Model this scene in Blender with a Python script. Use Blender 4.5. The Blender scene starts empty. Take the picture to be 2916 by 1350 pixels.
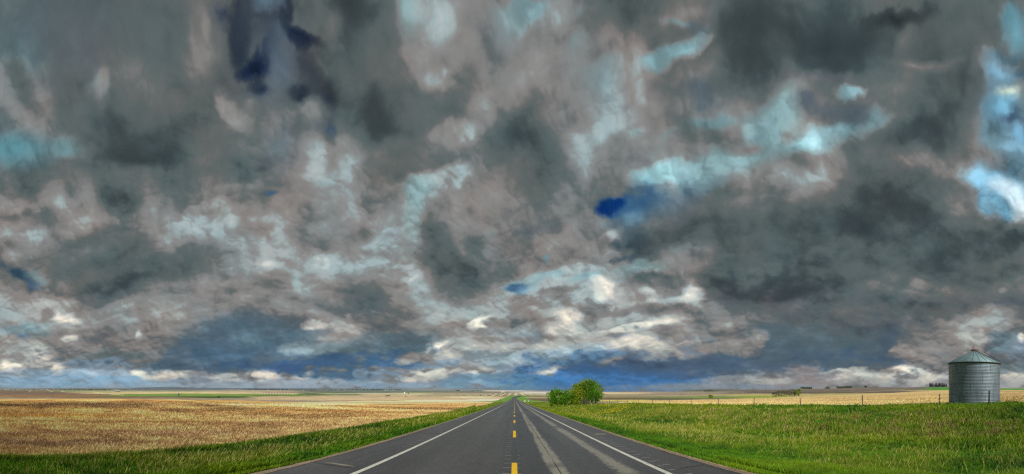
import bpy, bmesh, math, random
import numpy as np
from mathutils import Vector, Matrix
R = math.radians
SC = bpy.context.scene
COL = SC.collection

# ================================================================ camera: a 180 degree cylindrical panorama
EYE = 1.8                      # m above the road under the camera
FPX, CX, HY = 928.0, 1465.0, 1108.0    # photograph: pixels per radian, column of the road's direction, eye level
cam = bpy.data.cameras.new("camera"); cam_ob = bpy.data.objects.new("camera", cam); COL.objects.link(cam_ob)
cam_ob.location = (0, 0, EYE); cam_ob.rotation_euler = (R(90), 0, 0)
cam.type = 'PANO'; cam.panorama_type = 'CENTRAL_CYLINDRICAL'
cam.central_cylindrical_range_u_min = -CX / FPX; cam.central_cylindrical_range_u_max = (2916 - CX) / FPX
cam.central_cylindrical_range_v_min = -(1350 - HY) / FPX; cam.central_cylindrical_range_v_max = HY / FPX
cam.central_cylindrical_radius = 1.0
cam.clip_start = 0.05; cam.clip_end = 600000
SC.camera = cam_ob

# ================================================================ world, sun, exposure
SUN_AZ, SUN_EL = R(-162), R(38)          # azimuth clockwise from the road's direction
w = bpy.data.worlds.new("World"); SC.world = w; w.use_nodes = True
nt = w.node_tree; bg = nt.nodes['Background']
st = nt.nodes.new('ShaderNodeTexSky'); st.sky_type = 'NISHITA'; st.sun_disc = False
st.sun_elevation = SUN_EL; st.sun_rotation = SUN_AZ; st.air_density = 1.0; st.dust_density = 1.5
nt.links.new(st.outputs[0], bg.inputs[0]); bg.inputs[1].default_value = 0.08
sl = bpy.data.lights.new("sun", 'SUN'); sl.energy = 3.6; sl.angle = R(1.2); sl.color = (1.0, .93, .82)
so = bpy.data.objects.new("sun", sl); COL.objects.link(so)
sdir = Vector((math.sin(SUN_AZ) * math.cos(SUN_EL), math.cos(SUN_AZ) * math.cos(SUN_EL), math.sin(SUN_EL)))
so.rotation_euler = (-sdir).to_track_quat('-Z', 'Y').to_euler(); so.location = sdir * 50
SC.view_settings.view_transform = 'Standard'; SC.view_settings.look = 'None'; SC.view_settings.exposure = 0.0; SC.view_settings.gamma = 1.0
SC.render.engine = 'CYCLES'
SC.cycles.use_denoising = False; SC.cycles.denoiser = 'OPENIMAGEDENOISE'; SC.cycles.denoising_input_passes = 'RGB_ALBEDO_NORMAL'
SC.cycles.max_bounces = 4; SC.cycles.diffuse_bounces = 2; SC.cycles.glossy_bounces = 2; SC.cycles.transparent_max_bounces = 6; SC.cycles.volume_bounces = 0; SC.cycles.sample_clamp_indirect = 2.5; SC.cycles.blur_glossy = 1.0
SC.cycles.pixel_filter_type = 'BLACKMAN_HARRIS'; SC.cycles.filter_width = 1.3

# ================================================================ helpers
def lin(c):
    """sRGB 0..255 as seen in sunlight -> linear 0..1"""
    return tuple(((v / 255.0) / 12.92 if v <= 10 else (((v / 255.0) + .055) / 1.055) ** 2.4) for v in c)
def srgb2lin(a):
    a = np.asarray(a, float) / 255.0
    return np.where(a <= 0.04045, a / 12.92, ((a + .055) / 1.055) ** 2.4)
def tag(o, label=None, cat=None, group=None, kind=None):
    if label: o['label'] = label
    if cat: o['category'] = cat
    if group: o['group'] = group
    if kind: o['kind'] = kind
    return o
def empty(name, loc, rz=0.0):
    o = bpy.data.objects.new(name, None); COL.objects.link(o); o.location = loc; o.rotation_euler = (0, 0, rz)
    o.empty_display_size = .2
    return o
def np_mesh(name, verts, faces, mat=None, cols=None, parent=None, smooth=False, loc=None):
    """verts (n,3); faces (m,3) or (m,4); cols (n,3) linear colours -> point attribute Col"""
    verts = np.asarray(verts, np.float32); faces = np.asarray(faces, np.int32)
    me = bpy.data.meshes.new(name); n, m, k = len(verts), len(faces), faces.shape[1]
    me.vertices.add(n); me.vertices.foreach_set('co', verts.ravel())
    me.loops.add(m * k); me.loops.foreach_set('vertex_index', faces.ravel())
    me.polygons.add(m); me.polygons.foreach_set('loop_start', np.arange(0, m * k, k, dtype=np.int32))
    me.polygons.foreach_set('loop_total', np.full(m, k, np.int32))
    if smooth: me.polygons.foreach_set('use_smooth', np.ones(m, bool))
    me.update(calc_edges=True)
    if cols is not None:
        at = me.color_attributes.new('Col', 'FLOAT_COLOR', 'POINT')
        c = np.ones((n, 4), np.float32); c[:, :3] = cols; at.data.foreach_set('color', c.ravel())
    if mat: me.materials.append(mat)
    o = bpy.data.objects.new(name, me); COL.objects.link(o)
    if parent: o.parent = parent
    if loc is not None: o.location = loc
    return o
class MB:
    """collects boxes, bars and lathes into one mesh"""
    def __init__(s): s.v = []; s.f = []
    def quad(s, a, b, c, d):
        n = len(s.v); s.v += [a, b, c, d]; s.f.append((n, n + 1, n + 2, n + 3)); return s
    def box(s, x0, x1, y0, y1, z0, z1):
        n = len(s.v)
        s.v += [(x, y, z) for z in (z0, z1) for y in (y0, y1) for x in (x0, x1)]
        for q in ((0, 2, 3, 1), (4, 5, 7, 6), (0, 1, 5, 4), (2, 6, 7, 3), (0, 4, 6, 2), (1, 3, 7, 5)): s.f.append(tuple(n + i for i in q))
        return s
    def tube(s, p, q, r0, r1=None, k=6):
        r1 = r0 if r1 is None else r1
        p = Vector(p); q = Vector(q); d = (q - p).normalized()
        a = d.cross(Vector((0, 0, 1)) if abs(d.z) < .9 else Vector((1, 0, 0))).normalized(); b = d.cross(a)
        n = len(s.v)
        for c, r in ((p, r0), (q, r1)):
            for i in range(k):
                t = 2 * math.pi * i / k; s.v.append(tuple(c + a * math.cos(t) * r + b * math.sin(t) * r))
        for i in range(k): s.f.append((n + i, n + (i + 1) % k, n + k + (i + 1) % k, n + k + i))
        m = len(s.v); s.v += [tuple(p), tuple(q)]
        for i in range(k):
            s.f.append((m, n + (i + 1) % k, n + i, n + i)); s.f.append((m + 1, n + k + i, n + k + (i + 1) % k, n + k + (i + 1) % k))
        return s
    def build(s, name, mat, parent=None, smooth=False, loc=None):
        me = bpy.data.meshes.new(name)
        me.from_pydata(s.v, [], [tuple(dict.fromkeys(f)) for f in s.f]); me.update()
        if smooth:
            for p in me.polygons: p.use_smooth = True
        me.materials.append(mat)
        o = bpy.data.objects.new(name, me); COL.objects.link(o)
        if parent: o.parent = parent
        if loc is not None: o.location = loc
        return o
def copy_tree(o, parent=None):
    c = o.copy(); COL.objects.link(c)
    if parent: c.parent = parent
    for ch in [x for x in list(COL.objects) if x.parent == o]: copy_tree(ch, c)
    return c
def material(name, color=(.5, .5, .5), rough=.8, metal=0.0, spec=.3, attr=None, noise=None, bump=None, attr_gain=1.0, coords='Object', translucent=0.0):
    """noise=(scale xyz, amount, detail); bump=(scale xyz, strength, distance)"""
    m = bpy.data.materials.new(name); m.use_nodes = True; t = m.node_tree; N = t.nodes; L = t.links
    b = N['Principled BSDF']; b.inputs['Roughness'].default_value = rough; b.inputs['Metallic'].default_value = metal
    b.inputs['Specular IOR Level'].default_value = spec
    if attr:
        src = N.new('ShaderNodeAttribute'); src.attribute_name = attr; out = src.outputs['Color']
    else:
        src = N.new('ShaderNodeRGB'); src.outputs[0].default_value = (*color, 1); out = src.outputs[0]
    tc = N.new('ShaderNodeTexCoord')
    def nz(sc, det):
        mp = N.new('ShaderNodeMapping'); mp.inputs['Scale'].default_value = sc; L.new(tc.outputs[coords], mp.inputs[0])
        n = N.new('ShaderNodeTexNoise'); n.inputs['Scale'].default_value = 1.0; n.inputs['Detail'].default_value = det; n.inputs['Roughness'].default_value = .62
        L.new(mp.outputs[0], n.inputs['Vector']); return n.outputs['Fac']
    for (sc, amt, det) in (noise or []):
        f = nz(sc, det); mr = N.new('ShaderNodeMapRange'); mr.inputs[1].default_value = .28; mr.inputs[2].default_value = .72
        mr.inputs[3].default_value = 1 - amt; mr.inputs[4].default_value = 1 + amt; L.new(f, mr.inputs[0])
        vm = N.new('ShaderNodeVectorMath'); vm.operation = 'SCALE'; L.new(out, vm.inputs[0]); L.new(mr.outputs[0], vm.inputs['Scale']); out = vm.outputs[0]
    L.new(out, b.inputs['Base Color'])
    if bump:
        f = nz(bump[0], 4); bp = N.new('ShaderNodeBump'); bp.inputs['Strength'].default_value = bump[1]; bp.inputs['Distance'].default_value = bump[2]
        L.new(f, bp.inputs['Height']); L.new(bp.outputs[0], b.inputs['Normal'])
    if translucent:
        tr = N.new('ShaderNodeBsdfTranslucent'); L.new(out, tr.inputs[0]); mx = N.new('ShaderNodeMixShader'); mx.inputs[0].default_value = translucent
        L.new(b.outputs[0], mx.inputs[1]); L.new(tr.outputs[0], mx.inputs[2]); L.new(mx.outputs[0], N['Material Output'].inputs[0])
    return m
rng = np.random.default_rng(7)
random.seed(7)

# ---------------------------------------------------------------- noise
def _hash(ix, iy, seed):
    h = (ix.astype(np.int64) * 374761393 + iy.astype(np.int64) * 668265263 + seed * 1442695041) & 0xFFFFFFFF
    h = ((h ^ (h >> 13)) * 1274126177) & 0xFFFFFFFF
    h = h ^ (h >> 16)
    return (h & 0xFFFFFF) / float(0xFFFFFF) * 2.0 - 1.0
def vnoise(x, y, seed=0):
    ix = np.floor(x); iy = np.floor(y)
    fx = x - ix; fy = y - iy
    fx = fx * fx * fx * (fx * (fx * 6 - 15) + 10); fy = fy * fy * fy * (fy * (fy * 6 - 15) + 10)
    a = _hash(ix, iy, seed); b = _hash(ix + 1, iy, seed)
    c = _hash(ix, iy + 1, seed); d = _hash(ix + 1, iy + 1, seed)
    return (a * (1 - fx) + b * fx) * (1 - fy) + (c * (1 - fx) + d * fx) * fy
def fbm(x, y, octv=5, seed=0, gain=0.5):
    s = 0; a = 1; t = 0
    for k in range(octv):
        ca, sa = math.cos(0.6 + k * 1.1), math.sin(0.6 + k * 1.1)
        f = 2.03 ** k
        s = s + a * vnoise((x * ca - y * sa) * f + 17.3 * k, (x * sa + y * ca) * f - 9.1 * k, seed + k * 7)
        t += a; a *= gain
    return s / t
def sstep(a, b, x):
    t = np.clip((x - a) / (b - a), 0, 1)
    return t * t * (3 - 2 * t)
#SKYDATA
# sky strokes: centre x, y, half sizes, tilt, brightness or (r,g,b), opacity, softness.
# one unit = 1/820 of a radian of azimuth (0 = 1294 left of the road) and of tan(elevation) (977 = horizon)
SKY = [
# wide washes
(250,80,420,200,0,88,1,.6),(180,110,330,190,0,(83,99,106),.75,.6),(420,330,150,100,0,(72,86,92),.6,.6),(30,90,70,150,0,(90,114,122),.6,.6),(705,115,115,150,-6,(80,92,101),.7,.5),
(1150,150,180,200,0,119,.9,.6),(1420,150,260,200,0,116,.9,.5),(1600,200,260,160,-30,118,.8,.5),
(2150,90,420,150,0,78,1,.4),(2300,300,330,150,0,90,.9,.5),(620,330,180,110,0,107,.8,.6),(250,380,260,120,0,84,.8,.5),
(930,230,140,190,0,88,.9,.5),(1340,340,130,110,0,92,.8,.6),(1180,400,130,150,0,118,.8,.6),(880,420,120,80,0,122,.8,.6),
(420,540,480,80,0,112,.8,.6),(150,600,260,90,0,118,.7,.6),(620,600,220,110,0,140,.8,.6),(980,640,180,140,0,140,.75,.6),
(1380,590,200,90,0,112,.8,.6),(1720,420,260,90,0,110,.7,.6),(2150,600,450,170,0,83,1,.4),(2000,440,320,60,-8,112,.7,.5),
(2200,800,460,130,0,90,1,.4),(600,740,330,80,0,123,.9,.5),(1050,770,220,70,0,128,.8,.6),(1500,755,340,120,0,150,.85,.5),
(100,780,240,90,0,142,.8,.5),(420,860,260,50,0,118,.7,.5),(700,870,300,60,0,(80,102,128),.9,.5),
(1250,880,200,60,0,(142,158,163),.8,.5),(1600,880,330,50,0,(118,134,148),.8,.5),(1750,915,420,35,0,(72,96,130),.8,.5),
(2100,880,300,60,0,(76,93,112),.85,.5),
# horizon bands
(200,955,420,34,0,(128,160,182),1,.4),(700,962,380,18,0,(145,158,168),1,.4),(1080,958,260,22,0,(140,160,175),.9,.4),
(1460,962,300,34,0,(60,110,168),1,.35),(1800,966,200,13,0,(128,142,154),.9,.5),(2080,958,220,20,0,(140,140,142),.9,.4),(2420,955,260,22,0,(155,156,158),.9,.4),
# upper left
(90,255,50,100,-38,133,.9,.35),(12,215,22,40,-30,125,.8,.4),(40,352,130,50,8,(84,130,140),.9,.4),(190,362,55,32,15,(104,146,152),.9,.35),
(50,190,60,60,0,(96,122,126),.6,.5),(352,352,130,75,0,71,.95,.6),(394,130,90,130,0,84,.7,.7),(265,222,20,30,0,(122,148,150),.9,.6),(265,205,12,35,10,120,.6,.6),
(510,100,50,42,-20,120,.85,.5),(520,70,14,34,0,124,.5,.6),(593,255,26,66,-25,142,.95,.35),(640,248,25,22,0,124,.6,.5),(430,455,200,30,-10,90,.7,.6),(170,470,180,24,-10,104,.5,.6),
(200,300,60,40,0,100,.5,.6),(330,190,60,60,0,100,.4,.6),(470,330,60,90,0,84,.6,.6),(600,380,90,60,0,106,.7,.6),
# navy holes
(614,80,20,70,-10,(50,66,86),.85,.36),(659,155,38,30,0,(30,48,80),1,.3),(659,212,24,26,0,(36,54,80),.9,.45),(570,12,36,24,0,(52,66,86),.8,.5),(645,40,30,40,-20,(72,86,100),.7,.6),
(771,106,46,20,38,(36,50,74),1,.36),(734,25,14,44,0,(50,62,78),.85,.36),(722,190,38,66,8,(92,108,122),.85,.5),(700,110,24,40,20,(78,92,110),.7,.6),(800,210,34,70,-8,(58,70,84),.7,.6),(763,249,24,22,0,(44,58,76),.9,.5),
(842,257,18,28,0,(46,62,80),.8,.5),(844,344,14,28,0,(35,60,98),1,.35),(838,310,40,30,0,(78,92,106),.6,.6),(700,10,28,26,0,(122,148,168),.95,.5),(680,250,70,20,20,(96,112,116),.6,.5),
(776,290,60,22,-5,121,.9,.4),(713,373,48,68,10,(88,102,110),.85,.6),(650,340,50,60,0,112,.6,.6),
# centre left
(867,83,22,34,0,128,.9,.5),(912,90,40,90,0,88,.7,.6),(930,170,55,120,0,84,.8,.6),(979,315,78,88,10,66,1,.45),(1074,255,66,60,25,92,.85,.5),(1053,415,78,38,-10,88,.85,.5),(1020,230,26,70,0,86,.5,.6),
(1033,30,28,70,0,(122,158,162),.9,.5),(1095,54,48,64,0,146,.95,.5),(1120,50,14,40,0,(142,168,174),.8,.4),(1074,115,62,52,0,136,.85,.5),(1128,174,40,20,20,155,.95,.35),(1165,130,22,60,0,110,.7,.6),
(1200,60,60,50,0,116,.6,.5),(1180,200,80,60,0,116,.7,.6),(1255,180,60,46,0,104,.6,.6),(1215,265,30,54,8,142,.9,.5),(1168,332,40,26,-10,158,.95,.4),(1130,340,30,18,0,136,.7,.5),(1165,390,80,30,0,112,.8,.5),
(1310,372,80,82,10,78,1,.5),(1360,430,60,50,20,84,.8,.6),(1250,440,60,50,0,120,.6,.6),(867,435,70,70,0,140,.8,.5),(825,392,14,22,0,155,.8,.5),(880,370,26,24,0,132,.7,.5),(850,470,26,22,0,152,.7,.5),
(960,460,40,60,10,96,.7,.5),(1010,480,50,14,-20,110,.5,.6),(1136,456,46,20,-22,168,.95,.4),(1066,482,42,26,-20,(142,172,174),.95,.4),(680,487,24,10,0,(62,96,128),1,.3),(640,470,30,14,-20,140,.7,.5),
# upper centre right
(1350,18,70,30,-10,(132,164,170),.9,.5),(1290,20,50,20,0,(118,142,146),.8,.5),(1315,60,26,40,10,(118,142,146),.7,.5),(1419,66,30,50,10,148,.95,.5),(1400,120,50,30,-20,138,.6,.6),(1250,70,50,60,0,(124,138,140),.6,.6),
(1486,25,30,16,-40,(112,152,160),.85,.4),(1469,140,24,90,15,(112,136,140),.75,.5),(1340,130,70,40,-30,100,.8,.6),(1548,66,66,48,-20,95,.95,.5),(1600,12,80,26,0,92,.9,.5),(1500,180,26,100,25,112,.8,.5),
(1360,240,100,60,0,118,.6,.6),(1432,245,22,50,0,138,.7,.6),(1419,295,22,44,0,92,.8,.6),(1527,216,44,66,10,(124,144,148),.85,.5),(1618,165,22,80,5,138,.8,.5),(1540,300,50,50,20,(128,146,150),.7,.5),
(1505,380,60,50,-15,150,.95,.45),(1470,330,60,60,0,126,.6,.6),(1660,80,50,20,-20,114,.7,.5),(1590,110,110,14,-28,116,.8,.6),(1714,140,100,28,-36,(124,162,170),1,.35),(1778,84,18,34,8,(130,166,174),1,.35),(1700,56,38,12,0,(112,148,154),.9,.4),
(1656,185,34,26,-30,(120,158,166),.95,.4),(1700,90,30,22,0,112,.6,.5),(1755,60,30,18,10,(88,108,120),.8,.5),(1720,35,60,14,-20,118,.6,.6),(1820,20,40,26,-20,(104,126,136),.8,.5),
(1740,210,90,22,-35,118,.8,.5),(1760,255,66,44,-40,(84,100,110),.9,.5),(1690,290,60,36,-30,98,.85,.5),(1640,270,40,30,-30,120,.6,.6),(1590,345,110,14,-28,106,.7,.6),(1600,340,28,12,-20,(122,152,156),.8,.4),
(1600,390,90,20,-25,118,.8,.5),(1643,402,26,28,0,98,.85,.5),(1750,330,120,34,-5,112,.8,.5),(1800,310,60,16,-10,(102,136,142),.8,.4),(1690,350,26,14,0,(102,138,142),.8,.4),(1700,385,60,26,0,116,.6,.6),
# cyan band
(1850,405,190,44,-20,(124,150,154),.9,.5),(2090,335,130,36,-12,(124,152,156),.85,.5),(1960,300,50,100,22,(124,148,150),.8,.5),
(1700,442,70,20,-8,(126,158,162),1,.35),(1795,428,90,26,-12,(126,158,163),.9,.36),(1880,395,90,28,-38,(132,166,172),.9,.36),(1770,470,80,16,-10,(112,142,150),.7,.36),(1930,335,40,70,25,(130,166,172),1,.35),(1975,255,32,66,12,(130,164,168),.95,.4),
(1990,210,40,20,0,(122,136,136),.8,.5),(1885,375,34,14,-5,114,.85,.4),(1910,300,36,40,0,(116,140,144),.7,.5),(2050,345,70,28,-14,(130,170,178),1,.35),(2140,318,95,22,-8,(124,160,168),1,.35),(2050,330,18,30,0,(142,180,190),.8,.5),(2205,285,24,20,-30,(120,150,156),.7,.4),
(2151,222,34,20,0,(120,150,156),.95,.35),(1980,335,20,16,-40,112,.7,.5),(2118,262,100,22,5,(86,97,104),.95,.45),(2040,245,24,24,0,(80,94,108),.8,.5),(2060,180,110,18,3,(98,104,113),.8,.5),
# dark top right
(1925,105,100,100,-30,66,1,.5),(2150,66,240,70,0,63,.95,.5),(2266,6,70,24,0,46,1,.5),(2110,140,170,26,5,70,.9,.6),(2387,62,110,56,0,81,.9,.6),(2290,80,24,50,10,98,.8,.5),(2030,30,70,30,0,80,.6,.6),(2500,50,60,70,0,102,.8,.5),
(2325,148,80,18,3,116,.85,.5),(2400,150,60,14,0,112,.7,.5),(2300,230,60,60,0,98,.7,.6),(2450,216,62,60,0,74,.95,.5),(2500,260,30,50,20,82,.8,.5),(2346,352,72,48,0,74,.95,.45),(2420,330,30,34,0,96,.6,.5),(2220,400,50,70,20,88,.7,.6),
(2035,440,140,34,-5,126,.9,.5),(1960,480,120,16,-10,118,.7,.5),(2346,431,60,24,15,130,.95,.45),(2305,415,30,12,0,122,.8,.5),(2159,456,70,40,0,93,.9,.6),(2110,400,30,50,0,118,.6,.6),(2430,400,60,40,0,104,.7,.5),(2240,480,160,30,0,86,.8,.6),
# right bright edge
(2540,330,70,180,0,(108,142,158),.95,.35),(2532,168,40,30,0,(132,180,205),1,.45),(2556,216,30,20,-10,(226,230,205),1,.5),(2572,70,26,50,0,(106,154,168),.95,.4),(2550,140,30,14,0,(84,116,130),.9,.4),(2570,180,14,10,0,(60,90,115),.8,.5),(2553,292,34,26,-40,(62,84,104),1,.45),
(2520,262,30,26,-30,(96,140,162),.8,.5),(2545,250,18,34,30,(120,172,198),.9,.5),(2566,330,14,24,0,(120,176,212),.9,.5),(2538,366,36,12,10,(140,190,216),1,.45),(2505,350,22,26,0,(112,140,150),.7,.5),(2532,415,46,30,0,(88,128,148),.9,.5),
(2495,395,30,22,0,112,.7,.4),(2475,450,50,26,10,(128,178,202),1,.4),(2540,505,80,60,15,(120,176,206),1,.3),(2556,482,44,22,20,(196,224,238),1,.5),(2572,535,18,34,-20,(232,242,246),.95,.5),(2500,520,26,16,20,(112,160,182),.8,.5),
(2500,585,110,18,18,116,.95,.4),(2420,530,24,44,-35,112,.8,.5),(2576,575,30,12,0,136,.8,.5),
# middle band left
(83,518,100,26,0,134,.9,.5),(140,557,70,22,8,92,.9,.5),(25,549,34,18,0,94,.8,.5),(195,562,44,38,20,128,.8,.5),(45,605,90,34,0,132,.8,.5),(55,588,40,10,-10,156,.8,.5),(60,645,60,14,0,142,.8,.5),(145,640,80,30,20,118,.6,.6),
(290,618,130,28,0,97,.9,.5),(270,675,220,60,0,86,.95,.5),(470,668,90,34,-8,84,.9,.5),(270,715,120,42,5,78,.9,.5),(200,640,40,20,0,104,.5,.6),(230,686,36,12,0,104,.5,.5),
(440,535,60,44,0,104,.9,.5),(375,520,24,50,0,128,.6,.6),(535,560,44,26,-20,165,.95,.5),(470,590,70,22,-18,152,.9,.5),(600,560,50,50,0,138,.7,.6),(505,530,16,26,-20,154,.7,.5),(640,545,56,34,10,112,.9,.5),(530,630,60,22,-10,112,.7,.6),(600,650,80,40,0,(136,146,146),.7,.5),
(684,662,24,10,5,196,1,.5),(675,640,14,30,-20,(150,182,184),.8,.5),(625,690,50,20,0,(134,152,152),.8,.5),(700,690,60,30,10,118,.7,.5),(745,705,14,20,-20,(144,184,180),.9,.4),(710,580,60,60,0,140,.6,.6),
(500,720,110,20,-5,112,.7,.5),(450,740,60,26,0,134,.6,.5),(410,770,70,18,0,128,.6,.5),(40,690,54,14,25,(58,86,106),1,.35),(80,722,20,14,30,(50,84,124),1,.35),(95,700,30,18,30,(130,156,162),.8,.4),(40,735,60,18,15,116,.7,.4),(100,745,34,12,0,(130,162,166),.7,.5),
# lower left cumulus
(128,758,56,22,8,168,.95,.3),(180,800,64,15,4,204,1,.3),(36,785,80,46,0,146,.8,.4),(116,795,18,20,0,110,.8,.4),(60,828,130,20,0,(132,162,170),.9,.5),(130,838,70,7,0,(98,122,140),.8,.5),(85,858,44,12,15,(30,116,196),1,.3),(60,846,16,7,0,(30,118,198),1,.3),
(270,842,120,56,0,120,1,.25),(240,790,46,22,-30,122,.8,.3),(330,790,60,30,10,128,.8,.4),(344,838,9,16,0,190,1,.4),(320,805,30,14,30,150,.8,.4),(300,850,46,22,0,106,.8,.4),(190,830,26,16,0,124,.9,.3),(172,853,20,9,-20,188,1,.35),(400,830,60,30,0,128,.7,.4),(170,878,60,22,0,122,.9,.35),
(60,882,62,40,0,142,.95,.25),(85,862,24,12,0,150,.9,.3),(108,900,38,20,0,196,1,.3),(118,915,60,14,0,168,.9,.4),(22,922,36,16,20,204,1,.3),(138,924,18,14,0,206,1,.3),(60,940,70,10,0,(140,160,172),.7,.5),
(300,892,150,16,0,(96,110,128),.9,.4),(370,916,240,10,3,(92,114,142),.9,.5),(240,912,90,10,0,(120,140,156),.7,.5),(250,936,160,6,2,(150,166,178),.7,.5),(560,845,120,56,-20,(80,100,122),.9,.5),(601,892,170,34,0,(74,97,125),.95,.5),(520,926,150,9,3,(66,92,126),.9,.4),(690,840,90,34,0,(82,104,124),.8,.5),
(344,937,22,7,0,196,1,.35),(372,944,24,5,0,176,.9,.35),(440,943,84,9,0,178,1,.3),(415,938,16,7,0,204,.9,.4),(460,940,24,6,0,200,.8,.4),(539,948,32,8,-8,196,1,.3),(585,944,22,8,0,172,.9,.3),(659,942,64,14,-6,190,1,.28),(680,938,26,9,0,214,.9,.4),(767,942,30,11,-15,188,1,.28),(500,955,34,30,0,(120,132,146),.6,.6),
# middle centre
(883,592,56,40,-10,96,.95,.5),(820,600,50,20,0,108,.7,.6),(937,528,22,50,5,90,.95,.5),(870,520,40,44,0,130,.6,.5),(820,525,20,40,0,138,.6,.5),(770,560,34,60,0,118,.7,.6),(834,660,58,30,0,168,.95,.5),(760,660,30,44,0,118,.8,.6),(965,640,80,40,-30,152,.9,.5),(1000,585,60,50,-30,148,.8,.5),
(1050,565,30,66,0,(146,170,170),.9,.4),(1060,500,26,30,-20,(140,172,176),.9,.4),(1029,696,26,9,-25,200,.95,.45),(1035,670,20,30,0,(160,172,168),.7,.5),(920,690,80,18,0,120,.6,.6),(1116,665,58,72,-10,80,1,.4),(1175,700,44,46,-10,86,.9,.5),(1135,740,40,40,-25,106,.6,.6),(1110,590,30,40,0,106,.8,.5),(1165,560,24,60,-20,134,.8,.5),(1120,520,30,34,0,108,.7,.5),(1230,560,50,60,0,108,.7,.6),
(1242,590,14,18,0,(136,156,156),.7,.5),(1250,660,40,50,0,120,.6,.6),(1280,670,34,26,0,102,.7,.6),(940,738,72,44,10,96,.95,.5),(905,760,40,16,0,88,.5,.6),(840,780,66,16,12,96,.9,.5),(825,742,56,20,20,134,.8,.5),(700,762,100,18,5,136,.8,.4),(680,720,60,22,20,112,.7,.6),(1087,765,66,28,32,162,.95,.45),(1040,735,34,24,0,140,.7,.5),(1000,770,34,44,20,114,.7,.6),(1190,770,60,26,-20,140,.8,.5),(1140,800,60,22,-10,132,.7,.6),(1040,820,70,22,15,118,.7,.5),
(880,828,34,22,20,158,.95,.35),(820,800,50,14,20,140,.8,.4),(792,818,28,12,0,178,1,.35),(840,850,60,18,0,134,.8,.45),(775,878,90,14,-4,(136,152,158),.9,.4),(990,868,150,34,0,(84,104,122),.9,.5),(984,828,22,6,0,116,.6,.5),(790,908,150,14,-4,(58,92,142),.95,.5),(730,928,64,16,0,(56,90,146),.95,.5),(979,914,90,14,0,(60,98,146),.95,.5),(867,940,130,10,0,(64,98,142),.9,.4),
(908,938,17,10,0,(126,148,166),1,.3),(954,941,28,11,0,(134,154,170),1,.3),(990,940,18,8,0,(120,142,162),.9,.3),(1066,947,84,15,-8,180,1,.3),(1045,955,30,7,0,198,.8,.4),(1080,938,40,7,-10,196,.8,.4),(1040,898,40,9,-14,150,.8,.4),(1107,866,34,11,-22,218,1,.35),(1160,866,64,26,-10,156,.9,.4),(1140,882,50,14,-10,168,.8,.4),(1120,912,60,9,-6,(116,136,152),.8,.5),(1198,814,34,11,-24,238,1,.3),(1240,800,26,5,-20,190,.9,.4),(1160,835,40,14,-20,136,.6,.5),
(1190,937,20,9,0,204,1,.3),(1140,935,34,9,0,176,.9,.35),(1244,940,10,7,0,212,1,.35),(1225,925,30,9,0,166,.8,.4),(1290,905,70,14,-6,(150,172,180),.8,.4),(1240,858,60,16,-10,154,.8,.5),(1200,855,30,8,0,122,.6,.5),(1280,930,30,14,0,(140,164,180),.8,.4),(1270,812,34,11,0,118,.9,.35),
# blue hole and bright centre right
(1610,528,90,40,-8,(82,112,130),.95,.45),(1680,520,60,26,0,(84,106,118),.8,.5),(1575,515,70,24,-8,(46,88,130),.8,.4),(1533,532,34,26,-20,(10,54,126),1,.25),(1552,514,30,16,-30,(14,62,130),1,.3),(1520,572,54,20,0,(122,144,154),.9,.5),(1600,545,20,20,0,(112,146,164),.7,.5),
(1556,594,28,19,0,214,1,.5),(1545,630,30,12,-20,166,.9,.4),(1480,590,50,40,0,104,.8,.6),(1361,580,60,26,0,(84,96,102),.8,.5),(1340,520,60,30,0,116,.6,.6),(1420,620,40,18,0,126,.7,.5),(1500,615,50,18,5,110,.9,.4),(1360,650,90,24,-5,112,.8,.5),(1374,652,9,12,0,(98,150,164),.9,.4),(1420,650,40,12,-10,118,.7,.5),(1278,673,30,30,0,104,.8,.5),
(1605,606,66,24,-22,(66,84,94),1,.32),(1562,650,60,13,-8,(70,86,96),1,.35),(1714,592,120,34,-18,(70,88,94),.95,.45),(1640,640,70,14,-15,(82,98,106),.9,.4),(1580,590,34,16,-30,(74,92,102),.8,.4),(1860,600,170,60,0,81,.9,.5),(1859,694,110,44,0,88,.9,.5),(1720,630,50,12,-10,(118,132,134),.8,.5),(1900,748,120,34,0,(72,85,95),.9,.5),(1700,655,60,16,-5,128,.8,.5),
(1444,694,120,17,-8,(140,184,190),1,.35),(1340,712,56,18,-10,(142,170,176),.95,.35),(1300,722,22,8,0,(76,114,146),1,.35),(1312,745,10,24,25,(110,146,168),.8,.4),(1480,672,44,12,0,168,.9,.4),(1631,676,80,16,-5,(150,170,168),.9,.4),(1570,690,44,24,0,(140,166,168),.8,.4),(1399,712,32,14,-10,152,.9,.4),(1424,728,80,10,-10,112,1,.3),(1390,748,60,14,-8,118,.9,.35),(1360,765,50,10,0,112,.8,.35),
(1475,690,8,20,0,(112,140,150),.7,.5),(1527,728,30,24,0,228,1,.5),(1500,735,44,26,0,176,.8,.5),(1590,700,26,22,0,(120,134,140),.8,.4),(1545,755,24,12,-20,(150,168,172),.8,.4),(1664,712,84,22,4,110,1,.32),(1700,735,60,14,0,116,.8,.4),(1631,737,34,10,5,182,.9,.35),(1600,760,50,14,0,128,.8,.4),(1640,758,22,9,-10,176,.9,.4),(1548,790,94,20,-6,107,1,.3),(1600,778,60,9,-5,112,.8,.4),(1500,775,30,20,30,116,.8,.4),
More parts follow.
